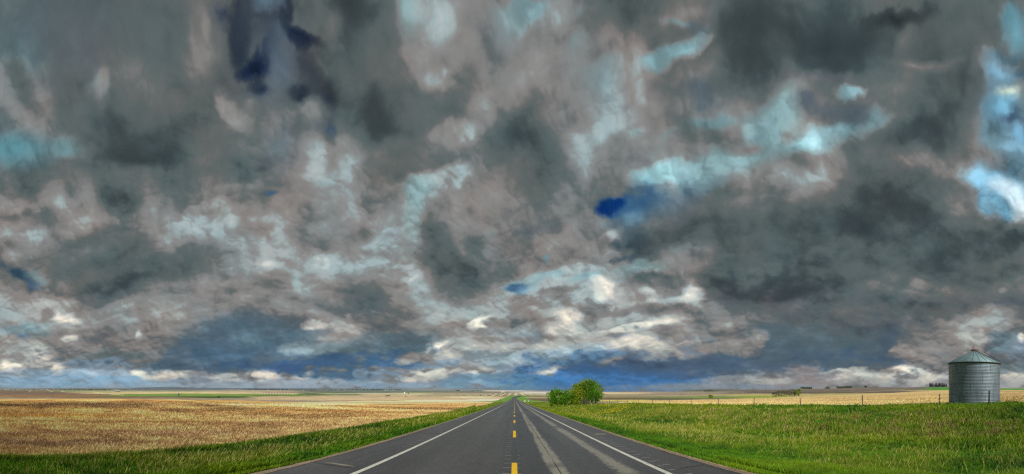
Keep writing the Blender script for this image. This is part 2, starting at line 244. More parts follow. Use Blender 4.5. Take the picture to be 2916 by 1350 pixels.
(1424,812,54,36,10,178,1,.3),(1440,795,20,12,20,214,1,.4),(1400,830,24,12,0,198,.8,.4),(1330,800,60,20,0,132,.8,.4),(1300,808,34,12,-10,112,.9,.35),(1340,790,24,14,0,118,.7,.4),(1610,818,90,9,-10,214,1,.35),(1560,828,60,10,-10,190,.8,.4),(1731,745,16,34,-8,214,1,.4),(1715,760,30,14,0,186,.9,.4),(1750,770,22,10,20,178,.8,.4),(1680,770,24,16,0,132,.8,.4),
(1693,838,84,12,3,126,.95,.35),(1650,835,40,9,-10,122,.8,.4),(1755,795,64,22,5,104,.95,.4),(1690,800,60,10,-5,150,.7,.4),(1826,815,60,12,-10,134,.8,.4),(1870,790,60,10,-12,128,.7,.4),(1581,858,56,15,-8,172,.95,.4),(1500,850,44,16,0,160,.8,.4),(1700,865,90,14,-5,152,.8,.4),(1640,870,40,12,0,168,.7,.4),(1380,862,50,12,-5,118,.7,.4),(1290,852,40,8,0,124,.8,.4),(1320,875,90,12,-5,172,.8,.4),
(1430,880,90,12,-8,(160,176,178),.8,.4),(1330,896,90,14,-4,(148,170,178),.8,.4),(1460,905,110,18,-4,(84,114,150),.9,.45),(1535,909,30,10,-10,146,.9,.35),(1640,905,34,12,0,(140,150,156),.9,.4),(1700,892,60,14,0,142,.8,.45),(1780,875,50,12,-10,134,.8,.4),(1378,935,44,8,-6,186,1,.3),(1398,926,16,8,0,180,.9,.35),(1258,935,12,6,0,206,.9,.35),(1300,925,60,10,0,(138,160,178),.8,.4),(1270,940,40,8,0,(130,156,178),.8,.4),
(1380,960,170,22,0,(56,112,172),.9,.4),(1600,938,200,26,0,(58,90,138),.95,.45),(1500,955,120,20,0,(58,104,162),.8,.5),(1790,920,170,22,0,(72,92,122),.85,.5),(1917,851,14,13,-20,156,.9,.35),(1880,868,50,12,-12,126,.8,.4),(1860,835,70,16,-8,116,.7,.4),(1760,965,150,8,-3,(140,146,152),.9,.4),(1850,948,80,8,-6,(140,146,150),.9,.4),(1900,935,40,9,0,(128,134,140),.8,.4),
# right dark mass
(2180,549,170,40,-3,73,.9,.5),(1960,560,120,26,-8,80,.8,.5),(2035,727,120,26,-4,68,.95,.45),(1960,705,90,22,0,76,.8,.5),(2367,665,130,46,8,77,.95,.45),(2500,610,90,34,10,80,.9,.5),(2540,690,60,26,0,72,.9,.5),(2160,760,130,50,-15,97,.85,.5),(2260,620,60,60,20,96,.7,.6),(2080,632,60,18,-15,100,.85,.5),(1894,681,34,22,-15,114,.9,.45),(1990,600,40,20,0,98,.6,.5),
(2325,733,90,18,3,120,.95,.4),(2310,708,24,16,-20,124,.9,.4),(2524,731,16,10,0,128,.95,.4),(2450,745,80,16,0,98,.7,.5),(2400,790,200,16,3,(88,98,106),.8,.5),(2560,760,60,14,0,(84,98,110),.8,.5),(1900,795,60,14,-10,118,.8,.4),(1905,770,60,14,0,88,.8,.5),(1993,865,110,56,20,(74,92,110),.9,.5),(2060,800,60,60,30,(88,102,114),.7,.6),(2159,900,190,18,2,(70,90,116),.95,.4),(2242,850,50,34,0,(70,88,102),.95,.35),(2130,840,80,20,0,(84,98,112),.7,.5),
(1890,855,44,20,-20,130,.8,.4),(1990,925,120,12,0,(72,92,118),.8,.4),(2367,850,90,44,-5,122,.95,.35),(2470,830,90,44,-5,146,.95,.35),(2440,870,60,26,0,150,.9,.35),(2520,812,70,14,0,136,.8,.4),(2400,870,30,20,0,112,.7,.4),(2532,862,36,30,-20,(92,108,124),1,.28),(2555,845,14,18,0,(98,114,128),.9,.3),(2570,880,24,40,0,(112,126,138),.9,.35),(2572,846,8,9,0,184,.9,.4),(2330,905,60,16,20,132,.9,.4),(2262,880,26,10,-20,134,.8,.35),(2290,915,60,10,0,(84,100,120),.8,.4),
(2139,943,150,16,-2,168,1,.35),(2110,932,30,8,0,178,.9,.4),(2263,925,28,8,0,186,1,.35),(2235,930,40,6,0,132,.8,.4),(2290,936,24,6,30,196,.9,.35),(2325,945,60,14,-5,188,.95,.35),(2200,958,60,8,0,150,.7,.4),(2020,945,70,22,0,(134,130,132),.85,.45),(1940,958,60,12,-2,156,.9,.4),(2350,920,50,7,10,128,.8,.4),(2553,951,50,20,-5,172,.95,.35),(2545,922,60,10,0,(104,122,142),.9,.35),(2480,960,60,10,0,(140,152,160),.8,.4),
# air along the horizon
(200,969,330,8,0,(132,162,182),.95,.4),(700,969,280,7,0,(146,160,170),.95,.4),(1080,969,200,8,0,(134,158,176),.95,.4),(1270,964,130,18,0,(100,140,172),.97,.3),(1200,958,70,24,0,(122,152,172),.95,.3),(1500,962,190,15,0,(60,108,166),.95,.4),(1800,971,170,6,0,(128,140,152),.9,.4),
]
PALX = [0, 42, 58, 72, 84, 96, 106, 116, 130, 142, 152, 164, 184, 210, 245, 256]
PALU = [(20, 26, 30), (42, 50, 53), (57, 67, 70), (70, 82, 84), (82, 94, 95), (93, 103, 103), (104, 109, 108), (116, 117, 117), (130, 130, 129), (141, 143, 142), (146, 157, 158), (160, 174, 176), (182, 194, 194), (212, 216, 210), (248, 248, 234), (252, 252, 240)]
PALL = [(20, 28, 38), (40, 50, 60), (54, 66, 76), (68, 80, 90), (80, 92, 100), (94, 101, 106), (105, 107, 109), (117, 117, 116), (132, 130, 128), (145, 143, 140), (154, 155, 152), (164, 168, 164), (186, 188, 180), (216, 212, 198), (250, 246, 226), (253, 250, 236)]
def billow(x, y, octv, seed, gain=.5):
    s = 0; a = 1.0; t = 0
    for k in range(octv):
        ca, sa = math.cos(.9 + k * 1.3), math.sin(.9 + k * 1.3); f = 2.07 ** k
        n = vnoise((x * ca - y * sa) * f + 31.7 * k, (x * sa + y * ca) * f - 11.3 * k, seed + k * 5)
        s = s + a * (2.3 * np.sqrt(n * n + .03) - .95); t += a; a *= gain
    return s / t
def sky_rgb(X, Y):
    """colour of the cloud deck (sRGB 0..255) for sky angles X, Y"""
    th = (X - 1294.0) / 820.0; t = np.maximum((977.0 - Y) / 820.0, -0.02)
    low = sstep(0.40, 0.05, t); hx = 1 - low
    def uv(th, t, c): return np.sin(th) / (t + c), np.cos(th) / (t + c)
    CC = .42
    u, v = uv(th, t, CC)
    wx = fbm(u * 4, v * 4, 4, 11, .5); wy = fbm(u * 4, v * 4, 4, 23, .5)
    fx = fbm(u * 14, v * 14, 5, 31, .55); fy = fbm(u * 14, v * 14, 5, 47, .55)
    sc = (t + CC) * 820                                   # screen size of one unit of the cloud deck
    WX = X + wx * (.036 * sc) + fx * (.020 * sc) ; WY = Y + (wy * .034 * sc + fy * .022 * sc) * (t + CC) / .9
    e1n = fbm(u * 8, v * 8, 7, 61, .56); e2n = billow(u * 9, v * 9, 5, 67, .5)
    edge = .75 * e1n - .28 * (e2n - .1)
    Lm = np.full(X.shape, 106.0); C = np.zeros(X.shape + (3,)) + 105.0; cw = np.zeros(X.shape)
    for (cx, cy, rx, ry, ang, col, op, soft) in SKY:
        R = max(rx, ry) * (1.6 + soft) + 40
        m = (np.abs(X - cx) < R) & (np.abs(Y - cy) < R)
        if not m.any(): continue
        rows = np.where(m.any(1))[0]; cols_ = np.where(m.any(0))[0]
        s = (slice(rows[0], rows[-1] + 1), slice(cols_[0], cols_[-1] + 1))
        mn = min(rx, ry); big = min(1.0, 2.0 * mn / 50.0)
        px = X[s] + (WX[s] - X[s]) * big; py = Y[s] + (WY[s] - Y[s]) * big
        a = math.radians(ang); dx = px - cx; dy = py - cy
        q1 = (dx * math.cos(a) + dy * math.sin(a)) / rx; q2 = (-dx * math.sin(a) + dy * math.cos(a)) / ry
        d = np.sqrt(q1 * q1 + q2 * q2) + edge[s] * min(1.7, max(.5, 34.0 / mn))
        so = min(1.0, (.40 if cy > 800 or soft < .37 else .70) + soft * .5)
        al = op * sstep(1 + so * 1.05, 1 - so * .95, d)
        if isinstance(col, tuple):
            if cy > 780 and col[2] > 105 and col[0] < 110: col = (col[0] + 5, col[1] + 7, col[2]) if 1330 < cx < 1620 or col[2] < 126 else (col[0] + 7, col[1] + 5, col[2] - 11)
            L_ = sum(col) / 3.0
            for k in range(3): C[s + (k,)] = C[s + (k,)] * (1 - al) + col[k] * al
            cw[s] = cw[s] * (1 - al) + al
        else:
            L_ = 106 + (col - 106) * (1.10 if col > 106 else 1.0)
            for k in range(3): C[s + (k,)] = C[s + (k,)] * (1 - al) + L_ * al
            cw[s] = cw[s] * (1 - al)
        Lm[s] = Lm[s] * (1 - al) + L_ * al
    # billowed relief of the cloud deck, lit from the upper right
    def H(u, v): return billow(u * 4.6 + .25 * wx, v * 4.6 + .25 * wy, 5, 211, .42)
    u2, v2 = uv(th + .012 * (t + CC) / .5, t + .026 * (t + CC) / .5, CC)
    h0 = H(u, v); rel = h0 - H(u2, v2)
    u3, v3 = uv(th + .004, t + .007, CC)
    g0 = billow(u * 15 + .3 * fx, v * 15 + .3 * fy, 3, 223, .42); rel2 = g0 - billow(u3 * 15 + .3 * fx, v3 * 15 + .3 * fy, 3, 223, .42)
    mac = fbm(u * 6, v * 6, 4, 233, .5)
    mid = sstep(70, 120, Lm)
    mi = 4 * cw * (1 - cw); cw = sstep(.04, .96, cw + .38 * edge * mi + .04 * mi)
    damp = 1 - .55 * sstep(.5, 1, cw) * sstep(130, 90, Lm)
    haze = sstep(0.0, .05, t)
    g = (.10 * h0 + .26 * np.clip(rel, -.5, .5) * (.45 + .55 * mid) * (.7 + .3 * hx) + .14 * mac + (.05 * g0 + .18 * np.clip(rel2, -.4, .4)) * (.3 + .7 * mid)) * damp * (.4 + .6 * haze) * (.72 + .28 * sstep(.35, .7, t))
    Lf = Lm * (1 + g)
    e3 = fbm(u * 26 + .8 * fx, v * 26 + .8 * fy, 5, 83, .58)
    Lf = Lf + ((17 + 11 * hx) * e1n + (2 + 7 * hx) * e3) * (.34 + .66 * mid) * (.35 + .65 * haze)
    Lf = 104 + (Lf - 104) * (1.15 + .16 * (Lf < 104)) * (.86 + .14 * sstep(.02, .09, t))
    Lf = Lf - 2.6 * np.sin((Lf - 95) / 38. * 2 * math.pi) * (.4 + .6 * haze)
    cl = np.stack([np.interp(Lf, PALX, [p[k] for p in PALU]) for k in range(3)], -1) * hx[..., None] + np.stack([np.interp(Lf, PALX, [p[k] for p in PALL]) for k in range(3)], -1) * low[..., None]
    ex = C * (Lf / np.maximum(Lm, 1))[..., None]
    out = cl * (1 - cw[..., None]) + ex * cw[..., None]
    tint = fbm(u * 8 + 5, v * 8, 4, 131, .5)[..., None]
    out = out * (1 + np.array([-.03, .008, .02]) * tint * 1.6)
    return np.clip(out, 8, 252)

# ================================================================ sky: a very large dome of storm cloud, open round the sun
def build_sky():
    az0, az1 = R(-92), R(92)
    a_front = np.linspace(az0, az1, 1500)
    a_back = np.linspace(az1, az0 + 2 * math.pi, 160)[1:-1]
    az = np.concatenate([a_front, a_back])
    t_low = np.linspace(-.03, 1.25, 660); t_up = np.array([1.3, 1.4, 1.6, 1.9, 2.4, 3.2, 5, 10, 40])
    t = np.concatenate([t_low, t_up])
    A, T = np.meshgrid(az, t)
    # behind the camera the cloud deck repeats mirrored
    Af = np.where(A > az1, np.pi - A, A)
    Af = np.clip(Af, az0, az1)
    X = 1294 + Af * 820; Y = 977 - np.minimum(T, 1.25) * 820
    nf = len(a_front); nl = len(t_low)
    rgb = np.zeros(A.shape + (3,))
    rgb[:nl, :nf] = sky_rgb(X[:nl, :nf], Y[:nl, :nf])
    Ib = np.clip(np.round((Af[0, nf:] - az0) / (az1 - az0) * (nf - 1)).astype(int), 0, nf - 1)
    rgb[:nl, nf:] = rgb[:nl][:, Ib]
    top = rgb[nl - 1].mean(0)
    for k in range(len(t_up)):
        f = min(1, (k + 1) / 4.0); rgb[nl + k] = rgb[nl - 1] * (1 - f) + top * f
    cols = srgb2lin(rgb)
    RAD = 200000.0
    d = np.stack([np.sin(A), np.cos(A), T], -1); d /= np.linalg.norm(d, axis=-1, keepdims=True)
    V = d * RAD + np.array([0, 0, EYE])
    H, W = A.shape
    i = np.arange(H - 1)[:, None] * W; j = np.arange(W)[None, :]; j2 = (j + 1) % W
    F = np.stack([i + j, i + j2, i + W + j2, i + W + j], -1).reshape(-1, 4)
    ctr = d.reshape(-1, 3)[F].mean(1); ctr /= np.linalg.norm(ctr, axis=1, keepdims=True)
    keep = ctr @ np.array(sdir) < math.cos(R(9))           # the break in the cloud where the sun shines through
    m = bpy.data.materials.new('storm_cloud'); m.use_nodes = True; N = m.node_tree.nodes; L = m.node_tree.links
    N.remove(N['Principled BSDF'])
    at = N.new('ShaderNodeAttribute'); at.attribute_name = 'Col'; em = N.new('ShaderNodeEmission'); em.inputs[1].default_value = 1.0
    tc = N.new('ShaderNodeTexCoord'); mp = N.new('ShaderNodeMapping'); mp.inputs['Scale'].default_value = (1 / 1500., 1 / 1500., 1 / 900.)
    no = N.new('ShaderNodeTexNoise'); no.inputs['Scale'].default_value = 1; no.inputs['Detail'].default_value = 5; no.inputs['Roughness'].default_value = .6
    mr = N.new('ShaderNodeMapRange'); mr.inputs[3].default_value = .95; mr.inputs[4].default_value = 1.05
    vm = N.new('ShaderNodeVectorMath'); vm.operation = 'SCALE'
    L.new(tc.outputs['Object'], mp.inputs[0]); L.new(mp.outputs[0], no.inputs['Vector']); L.new(no.outputs['Fac'], mr.inputs[0])
    L.new(at.outputs['Color'], vm.inputs[0]); L.new(mr.outputs[0], vm.inputs['Scale']); L.new(vm.outputs[0], em.inputs[0])
    L.new(em.outputs[0], N['Material Output'].inputs[0]); m.cycles.emission_sampling = 'NONE'
    o = np_mesh('sky', V.reshape(-1, 3), F[keep], m, cols.reshape(-1, 3), smooth=True)
    tag(o, 'dark storm clouds with blue gaps and bright breaks above the plain', 'sky', kind='structure')
build_sky()

# ================================================================ terrain
RK = np.log(np.array([120, 200, 300, 600, 1000, 1600, 2500, 4000, 7000, 14000.]))
TX = np.array([0, 300, 480, 600, 900, 1050, 1200, 1400, 1465, 1520, 1700, 1900, 2020, 2150, 2300, 2500, 2640, 2700, 2916.])
TY = np.array([
 [1144, 1137, 1134, 1128, 1124, 1120, 1116, 1112, 1107, 1105.5],
 [1145, 1137, 1133, 1128, 1123, 1119, 1115, 1111, 1106, 1104.5],
 [1146, 1138, 1136, 1130, 1126, 1119, 1114, 1109, 1102, 1106.0],
 [1147, 1139, 1141, 1132, 1126, 1119, 1114, 1110, 1105.5, 1105.5],
 [1153, 1146, 1148, 1142, 1132, 1124, 1119, 1114, 1109, 1106.0],
 [1155, 1147, 1149, 1141, 1130, 1121, 1117, 1112, 1108, 1106.5],
 [1156, 1147, 1149, 1139, 1130, 1122, 1116, 1112, 1108, 1106.5],
 [1152, 1145, 1143, 1137, 1129, 1123, 1118, 1114, 1111, 1109.0],
 [1149.5, 1144, 1141, 1135, 1126, 1122, 1118, 1115, 1113, 1111.5],
 [1150, 1145, 1142, 1136, 1127, 1123, 1119, 1116, 1114, 1112.5],
 [1151, 1147, 1144, 1138, 1132, 1126, 1122, 1119, 1117, 1116.0],
 [1146, 1141, 1138, 1133, 1129, 1124, 1120, 1117, 1116, 1115.5],
 [1145, 1139, 1136, 1133, 1129, 1122, 1117, 1108, 1113, 1114.0],
 [1143, 1137, 1133, 1131, 1124, 1117, 1112, 1110, 1112, 1112.5],
 [1143, 1134, 1129, 1127, 1116, 1106.5, 1109, 1110, 1111, 1111.0],
 [1139, 1129, 1124, 1115, 1107, 1103.0, 1106, 1108, 1109, 1110.0],
 [1135, 1124, 1119, 1111, 1102, 1104, 1106, 1108, 1109, 1110.0],
 [1133, 1122, 1117, 1109, 1102.3, 1104, 1106, 1108, 1109, 1110.0],
 [1130, 1120, 1115, 1110, 1106.5, 1107, 1107.5, 1109, 1109, 1110.0]])
def smooth_interp(x, xs, M):
    """cubic in the columns (azimuth) of a table"""
    x = np.clip(x, xs[0], xs[-1]); i = np.clip(np.searchsorted(xs, x, side='right') - 1, 0, len(xs) - 2)
    f = (x - xs[i]) / (xs[i + 1] - xs[i]); f = f * f * (3 - 2 * f)
    return i, f
def crosssec(X):
    ax = [-400, -30, -12, -8.2, -5.95, -5.45, 5.15, 5.7, 8.2, 14, 17, 21, 25.5, 31, 35, 50, 400]
    az = [-8.4, -1.05, -.62, -.5, -.14, -.03, -.03, -.14, -.55, -.9, -.8, -.35, .12, .5, .42, .25, -3.9]
    # smooth by averaging shifted samples
    return (np.interp(X - .2, ax, az) + np.interp(X + .2, ax, az) + 2 * np.interp(X, ax, az)) / 4
def road_z(Y):
    Y = np.asarray(Y, float)
    return np.where(Y > 0, -.0323 * Y, -.0323 * Y * .5)
def terrain(X, Y):
    X = np.asarray(X, float); Y = np.asarray(Y, float)
    r = np.sqrt(X * X + Y * Y) + 1e-6; th = np.arctan2(X, Y)
    xs = CX + FPX * np.where(np.abs(th) > math.pi / 2, np.sign(th) * math.pi / 2, th)
    near = crosssec(X) + road_z(Y) + .05 * fbm(X / 9., Y / 9., 3, 5) * sstep(5.9, 9, np.abs(X)) + .16 * fbm(X / 3.2, Y / 5., 3, 15) * sstep(9, 13, X) * sstep(29, 25, X) + .35 * fbm(X / 60., Y / 60., 2, 6) * sstep(12, 60, np.abs(X))
    i, f = smooth_interp(xs, TX, TY)
    lr = np.log(np.maximum(r, 120.)); j = np.clip(np.searchsorted(RK, lr, side='right') - 1, 0, len(RK) - 2)
    g = np.clip((lr - RK[j]) / (RK[j + 1] - RK[j]), 0, 1)
    g = g * g * (3 - 2 * g) * .35 + g * .65
    y = (TY[i, j] * (1 - f) + TY[i + 1, j] * f) * (1 - g) + (TY[i, j + 1] * (1 - f) + TY[i + 1, j + 1] * f) * g
    y = y + .7 * fbm(xs / 130., lr * 3.2, 3, 77) * sstep(5.2, 6, lr) * sstep(9.5, 8.4, lr) * sstep(30, 90, np.abs(xs - CX))
    far = EYE - (y - HY) * r / FPX
    b = sstep(60, 135, r) ; b = np.where(np.abs(th) < .12, sstep(120, 240, r), b)
    near2 = near
    return near2 * (1 - b) + far * b
def zt(x, y): return float(terrain(np.array([x]), np.array([y]))[0])
def pix(xs, d):
    """ground point in direction of photo column xs at distance d"""
    a = (xs - CX) / FPX; x, y = d * math.sin(a), d * math.cos(a)
    return Vector((x, y, zt(x, y)))
# ---- field colours, some with sunlight and haze painted in: photo-free names, but placed by direction and elevation angle
# (column, row, half width, half height, colour, opacity, softness) ; rows count down from the sky
FARP = [  # blue-grey bands near the horizon have distant haze painted in
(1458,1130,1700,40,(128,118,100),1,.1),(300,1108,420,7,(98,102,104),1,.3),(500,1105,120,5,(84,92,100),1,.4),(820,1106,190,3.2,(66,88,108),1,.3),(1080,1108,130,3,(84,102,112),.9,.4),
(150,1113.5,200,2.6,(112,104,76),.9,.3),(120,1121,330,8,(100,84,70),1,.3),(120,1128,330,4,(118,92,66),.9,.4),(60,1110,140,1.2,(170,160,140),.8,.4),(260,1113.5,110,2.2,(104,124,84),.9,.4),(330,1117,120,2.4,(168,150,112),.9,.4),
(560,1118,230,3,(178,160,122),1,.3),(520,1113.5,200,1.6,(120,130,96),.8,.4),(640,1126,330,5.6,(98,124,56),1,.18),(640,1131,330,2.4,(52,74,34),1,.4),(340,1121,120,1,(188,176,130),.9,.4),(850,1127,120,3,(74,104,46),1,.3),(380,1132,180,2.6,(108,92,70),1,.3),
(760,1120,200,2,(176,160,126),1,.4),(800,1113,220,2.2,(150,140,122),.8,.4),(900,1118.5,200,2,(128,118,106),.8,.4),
(880,1134,180,6,(166,146,116),1,.2),(1150,1132,300,9,(168,150,120),1,.2),(1100,1128,240,3,(150,134,108),.7,.4),(940,1122,90,4,(72,92,58),1,.3),(1080,1121.6,180,.9,(214,196,152),1,.3),
(1180,1113,260,5,(94,106,100),1,.3),(1020,1115,150,3,(88,98,90),1,.4),(1300,1110,160,2.4,(118,120,122),.9,.4),(1240,1118,80,2.4,(92,112,74),.8,.5),
(1340,1121,130,5,(108,102,88),1,.3),(1330,1127,150,2,(96,96,70),.9,.4),(1380,1136,80,5,(170,150,124),1,.3),(1300,1141,160,2,(226,206,160),1,.4),(1150,1144,200,2,(210,184,138),.9,.4),(1400,1139.5,60,3,(236,218,176),1,.3),(1340,1131,60,2,(206,190,150),.8,.4),
(1450,1113.2,70,1.2,(196,186,172),.9,.4),(1600,1118.6,130,2.4,(196,190,174),1,.3),(1560,1115,120,1.2,(150,150,150),.9,.4),(1560,1128,90,5,(112,106,88),1,.3),(1560,1138,90,5,(98,86,70),1,.2),(1560,1133,100,1.2,(150,146,100),.9,.4),(1540,1124,80,1.4,(140,136,108),.7,.4),
(1790,1120,150,2.6,(182,164,132),1,.3),(1790,1126,160,2.6,(134,122,98),.9,.3),(1780,1131,160,1.6,(118,118,78),.9,.4),(1800,1136,180,3.6,(92,82,66),1,.2),(1770,1140.6,90,2.2,(170,160,84),1,.3),
(2010,1111,170,5,(84,92,80),1,.25),(1960,1116.6,170,1,(150,140,122),.7,.4),(2010,1122,170,6,(124,114,100),.9,.3),(2000,1127,140,2,(146,132,108),.6,.4),(2100,1132,190,3,(100,122,60),1,.3),(1960,1136,140,2.4,(88,90,68),1,.4),(2190,1130,90,2.6,(120,138,52),.9,.4),
(2400,1112,330,11,(96,88,80),1,.15),(2330,1108,240,1.6,(110,98,88),.6,.5),(2400,1118,300,1.6,(80,74,66),.7,.5),(2380,1125,320,2.6,(156,148,92),1,.4),(2500,1121,160,1.4,(150,140,94),.8,.5),
(2720,1108,90,5,(66,116,48),1,.15),(2700,1112,140,1.2,(168,158,104),.8,.4),(2880,1108.6,70,1.7,(56,120,40),1,.3),
]
MIDP = [  # stubble tones; the bright strips near the crest are painted-in sunlight
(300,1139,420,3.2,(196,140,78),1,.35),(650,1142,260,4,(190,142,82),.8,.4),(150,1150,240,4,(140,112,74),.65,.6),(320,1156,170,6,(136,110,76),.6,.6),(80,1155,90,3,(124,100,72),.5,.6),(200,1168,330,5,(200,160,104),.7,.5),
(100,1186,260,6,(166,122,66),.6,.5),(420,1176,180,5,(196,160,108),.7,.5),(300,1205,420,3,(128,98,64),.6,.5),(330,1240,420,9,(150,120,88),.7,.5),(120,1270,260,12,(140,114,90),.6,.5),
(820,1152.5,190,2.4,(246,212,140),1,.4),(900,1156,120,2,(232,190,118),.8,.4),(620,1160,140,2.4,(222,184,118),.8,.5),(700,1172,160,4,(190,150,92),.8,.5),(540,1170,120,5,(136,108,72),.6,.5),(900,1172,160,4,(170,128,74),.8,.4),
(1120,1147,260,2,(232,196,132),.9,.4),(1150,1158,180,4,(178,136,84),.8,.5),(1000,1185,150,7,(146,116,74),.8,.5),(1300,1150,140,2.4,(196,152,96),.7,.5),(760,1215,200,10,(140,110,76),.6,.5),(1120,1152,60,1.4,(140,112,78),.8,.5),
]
def paint(P, xs, ys, base):
    C = base.copy()
    e = fbm(xs / 60., ys / 1.6, 4, 201, .6); e2 = fbm(xs / 18., ys / 1.1, 3, 207, .6)
    for (cx, cy, rx, ry, col, op, soft) in P:
        m = (np.abs(xs - cx) < rx * 1.6 + 10) & (np.abs(ys - cy) < ry * 1.9 + 3)
        if not m.any(): continue
        dx = np.abs(xs[m] - cx) / rx; dy = np.abs(ys[m] - cy) / ry
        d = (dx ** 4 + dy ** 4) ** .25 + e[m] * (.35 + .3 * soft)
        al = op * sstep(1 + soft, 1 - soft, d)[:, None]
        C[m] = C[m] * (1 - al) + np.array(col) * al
    return C * (1 + .10 * e2 + .08 * e)[:, None]
ALB = 1.75            # displayed sunlit colour -> albedo
def LB(Y): return -9.9 - 2.1 * sstep(1, 22, Y)      # edge between verge and stubble on the left
def ground_color(X, Y, Z):
    r = np.sqrt(X * X + Y * Y) + 1e-6; th = np.arctan2(X, Y)
    xs = CX + FPX * th; ys = HY + FPX * (EYE - Z) / r
    base = np.tile(np.array([150., 136., 108.]), (len(X), 1))
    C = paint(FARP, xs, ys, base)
    # strip-farmed rows beyond the valley
    q = sstep(900, 1150, r) * sstep(2300, 1900, r) * sstep(300, 230, np.abs(xs - 1400))
    s = sstep(-.1, .5, np.sin(X / 30. * 2 * math.pi + 1.5 * fbm(X / 60., Y / 300., 2, 9)))
    C = C * (1 - .75 * (q * s)[:, None]) + np.array([196., 184., 150.]) * .75 * (q * s)[:, None]
    q = sstep(1300, 1500, r) * sstep(2600, 2300, r) * sstep(70, 50, np.abs(xs - 785)) * sstep(1115.5, 1117, ys)
    s = sstep(-.2, .4, np.sin((xs) / 8. * 2 * math.pi))
    C = C * (1 - .5 * (q * s)[:, None]) + np.array([200., 180., 150.]) * .5 * (q * s)[:, None]
    # dark drill rows on both sides of the far road
    q = sstep(230, 300, r) * sstep(700, 560, r) * sstep(14, 22, np.abs(X)) * sstep(150, 90, np.abs(xs - CX))
    s = sstep(.0, .6, np.sin((X * .8 + Y * .25) / 5.5 * 2 * math.pi))
    C *= 1 - .16 * (q * s)[:, None]
    # near stubble field on the left, up to its crest
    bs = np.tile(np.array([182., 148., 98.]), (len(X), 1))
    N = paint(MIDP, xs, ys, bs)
    rows = np.sin((X * math.cos(.35) + Y * math.sin(.35)) / 1.15 * 2 * math.pi)
    lim = 225 + 26 * fbm(xs / 240., xs * 0, 2, 88)
    nl = (sstep(LB(Y) - .6, LB(Y) - 1.3, X) * sstep(lim + 14, lim - 14, r))[:, None]
    nz = fbm(X / 1.3, Y / 1.3, 4, 301, .6) ; nz2 = fbm(X / 14., Y / 14., 4, 305, .55)
    st_ = fbm((X * .3 + Y) / 9., (X - .3 * Y) / 60., 3, 309, .5)
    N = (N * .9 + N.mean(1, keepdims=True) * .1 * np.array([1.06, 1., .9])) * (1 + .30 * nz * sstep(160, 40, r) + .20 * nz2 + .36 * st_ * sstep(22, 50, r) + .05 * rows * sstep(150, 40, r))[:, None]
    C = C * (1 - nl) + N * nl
    # right stubble beyond the fence
    M = np.tile(np.array([180., 152., 106.]), (len(X), 1))
    rows = fbm((X * .35 + Y) / 1.6, (X - Y * .35) / 30., 3, 333, .6)
    M = M * (1 + .30 * rows + .22 * fbm(X / 1.1, Y / 1.1, 3, 341, .6) * sstep(200, 60, r))[:, None]
    M = M * (1 - .25 * sstep(2780, 2880, xs) * sstep(.1, .4, np.sin(X / 3.2 * 2 * math.pi)))[:, None]
    lim2 = np.interp(xs, [1480, 1700, 1830, 1900, 2100, 2300, 2500, 2700, 2916], [110, 130, 215, 225, 265, 330, 420, 470, 540]) * (1 + .05 * fbm(xs / 60., xs * 0, 3, 91))
    nr = (sstep(32.2, 33.6, X) * sstep(lim2 * 1.03, lim2 * .97, r))[:, None]
    C = C * (1 - nr) + M * nr
    # grass verges
    g = np.tile(np.array([72., 96., 14.]), (len(X), 1))
    dry = sstep(0, .5, fbm(X / 5., Y / 9., 4, 401) + .15)
    g = g * (1 - .5 * dry[:, None]) + np.array([120., 118., 50.]) * .5 * dry[:, None]
    g *= (1 + .3 * fbm(X / .8, Y / .8, 3, 411))[:, None]
    wob = .8 * fbm(Y / 12., X * 0, 3, 55)
    gl = sstep(-5.62, -5.78, X) * sstep(LB(Y) - 1.1 + wob, LB(Y) - .4 + wob, X) * sstep(320, 280, r)
    gr = sstep(5.28, 5.44, X) * sstep(33.2 + wob, 32.2 + wob, X) * sstep(240, 200, r)
    gm = np.clip(gl + gr, 0, 1)[:, None]
    C = C * (1 - gm) + g * gm
    # green verges of the far stretch of road
    rc = np.interp(Y, [0, 730, 850, 1000, 1120, 1230, 1400], [0, 0, 8, 27, 70, 130, 240])
    q = (sstep(200, 260, Y) * sstep(1350, 1200, Y) * sstep(26 + 6 * wob, 20 + 6 * wob, np.abs(X - rc)) * (np.abs(th) < .5))[:, None]
    C = C * (1 - q) + np.array([88., 124., 52.]) * q
    # cross road at the foot of the grade
    q = (sstep(4.5, 3, np.abs(Y - 262 - X * .04)) * (np.abs(th) < 1.2) * sstep(6, 8, np.abs(X)))[:, None] * .8
    C = C * (1 - q) + np.array([170., 160., 130.]) * q
    # farm tracks running away over the left fields
    for (xa, ya, xb, yb, wd) in ((266, 1116.2, 352, 1125.5, 1.0), (172, 1112.5, 184, 1116, .9), (80, 1111, 88, 1115.5, .9), (138, 1111.5, 150, 1115, .8)):
        f = np.clip((xs - xa) / (xb - xa), 0, 1); yy = ya + (yb - ya) * f ** .8
        q = (sstep(wd, wd * .4, np.abs(ys - yy)) * (xs > xa) * (xs < xb) * (r > 300))[:, None] * .85
        C = C * (1 - q) + np.array([206., 192., 140.]) * q
    # gravel under the road edge
    q = (sstep(5.72, 5.6, np.abs(X + .18)) * (Y > -40) * sstep(240, 200, Y))[:, None]
    gv = np.array([150., 126., 100.]) * (1 + .35 * fbm(X / .07, Y / .07, 3, 501))[:, None]
    C = C * (1 - q) + gv * q
    return np.clip(C, 10, 250)
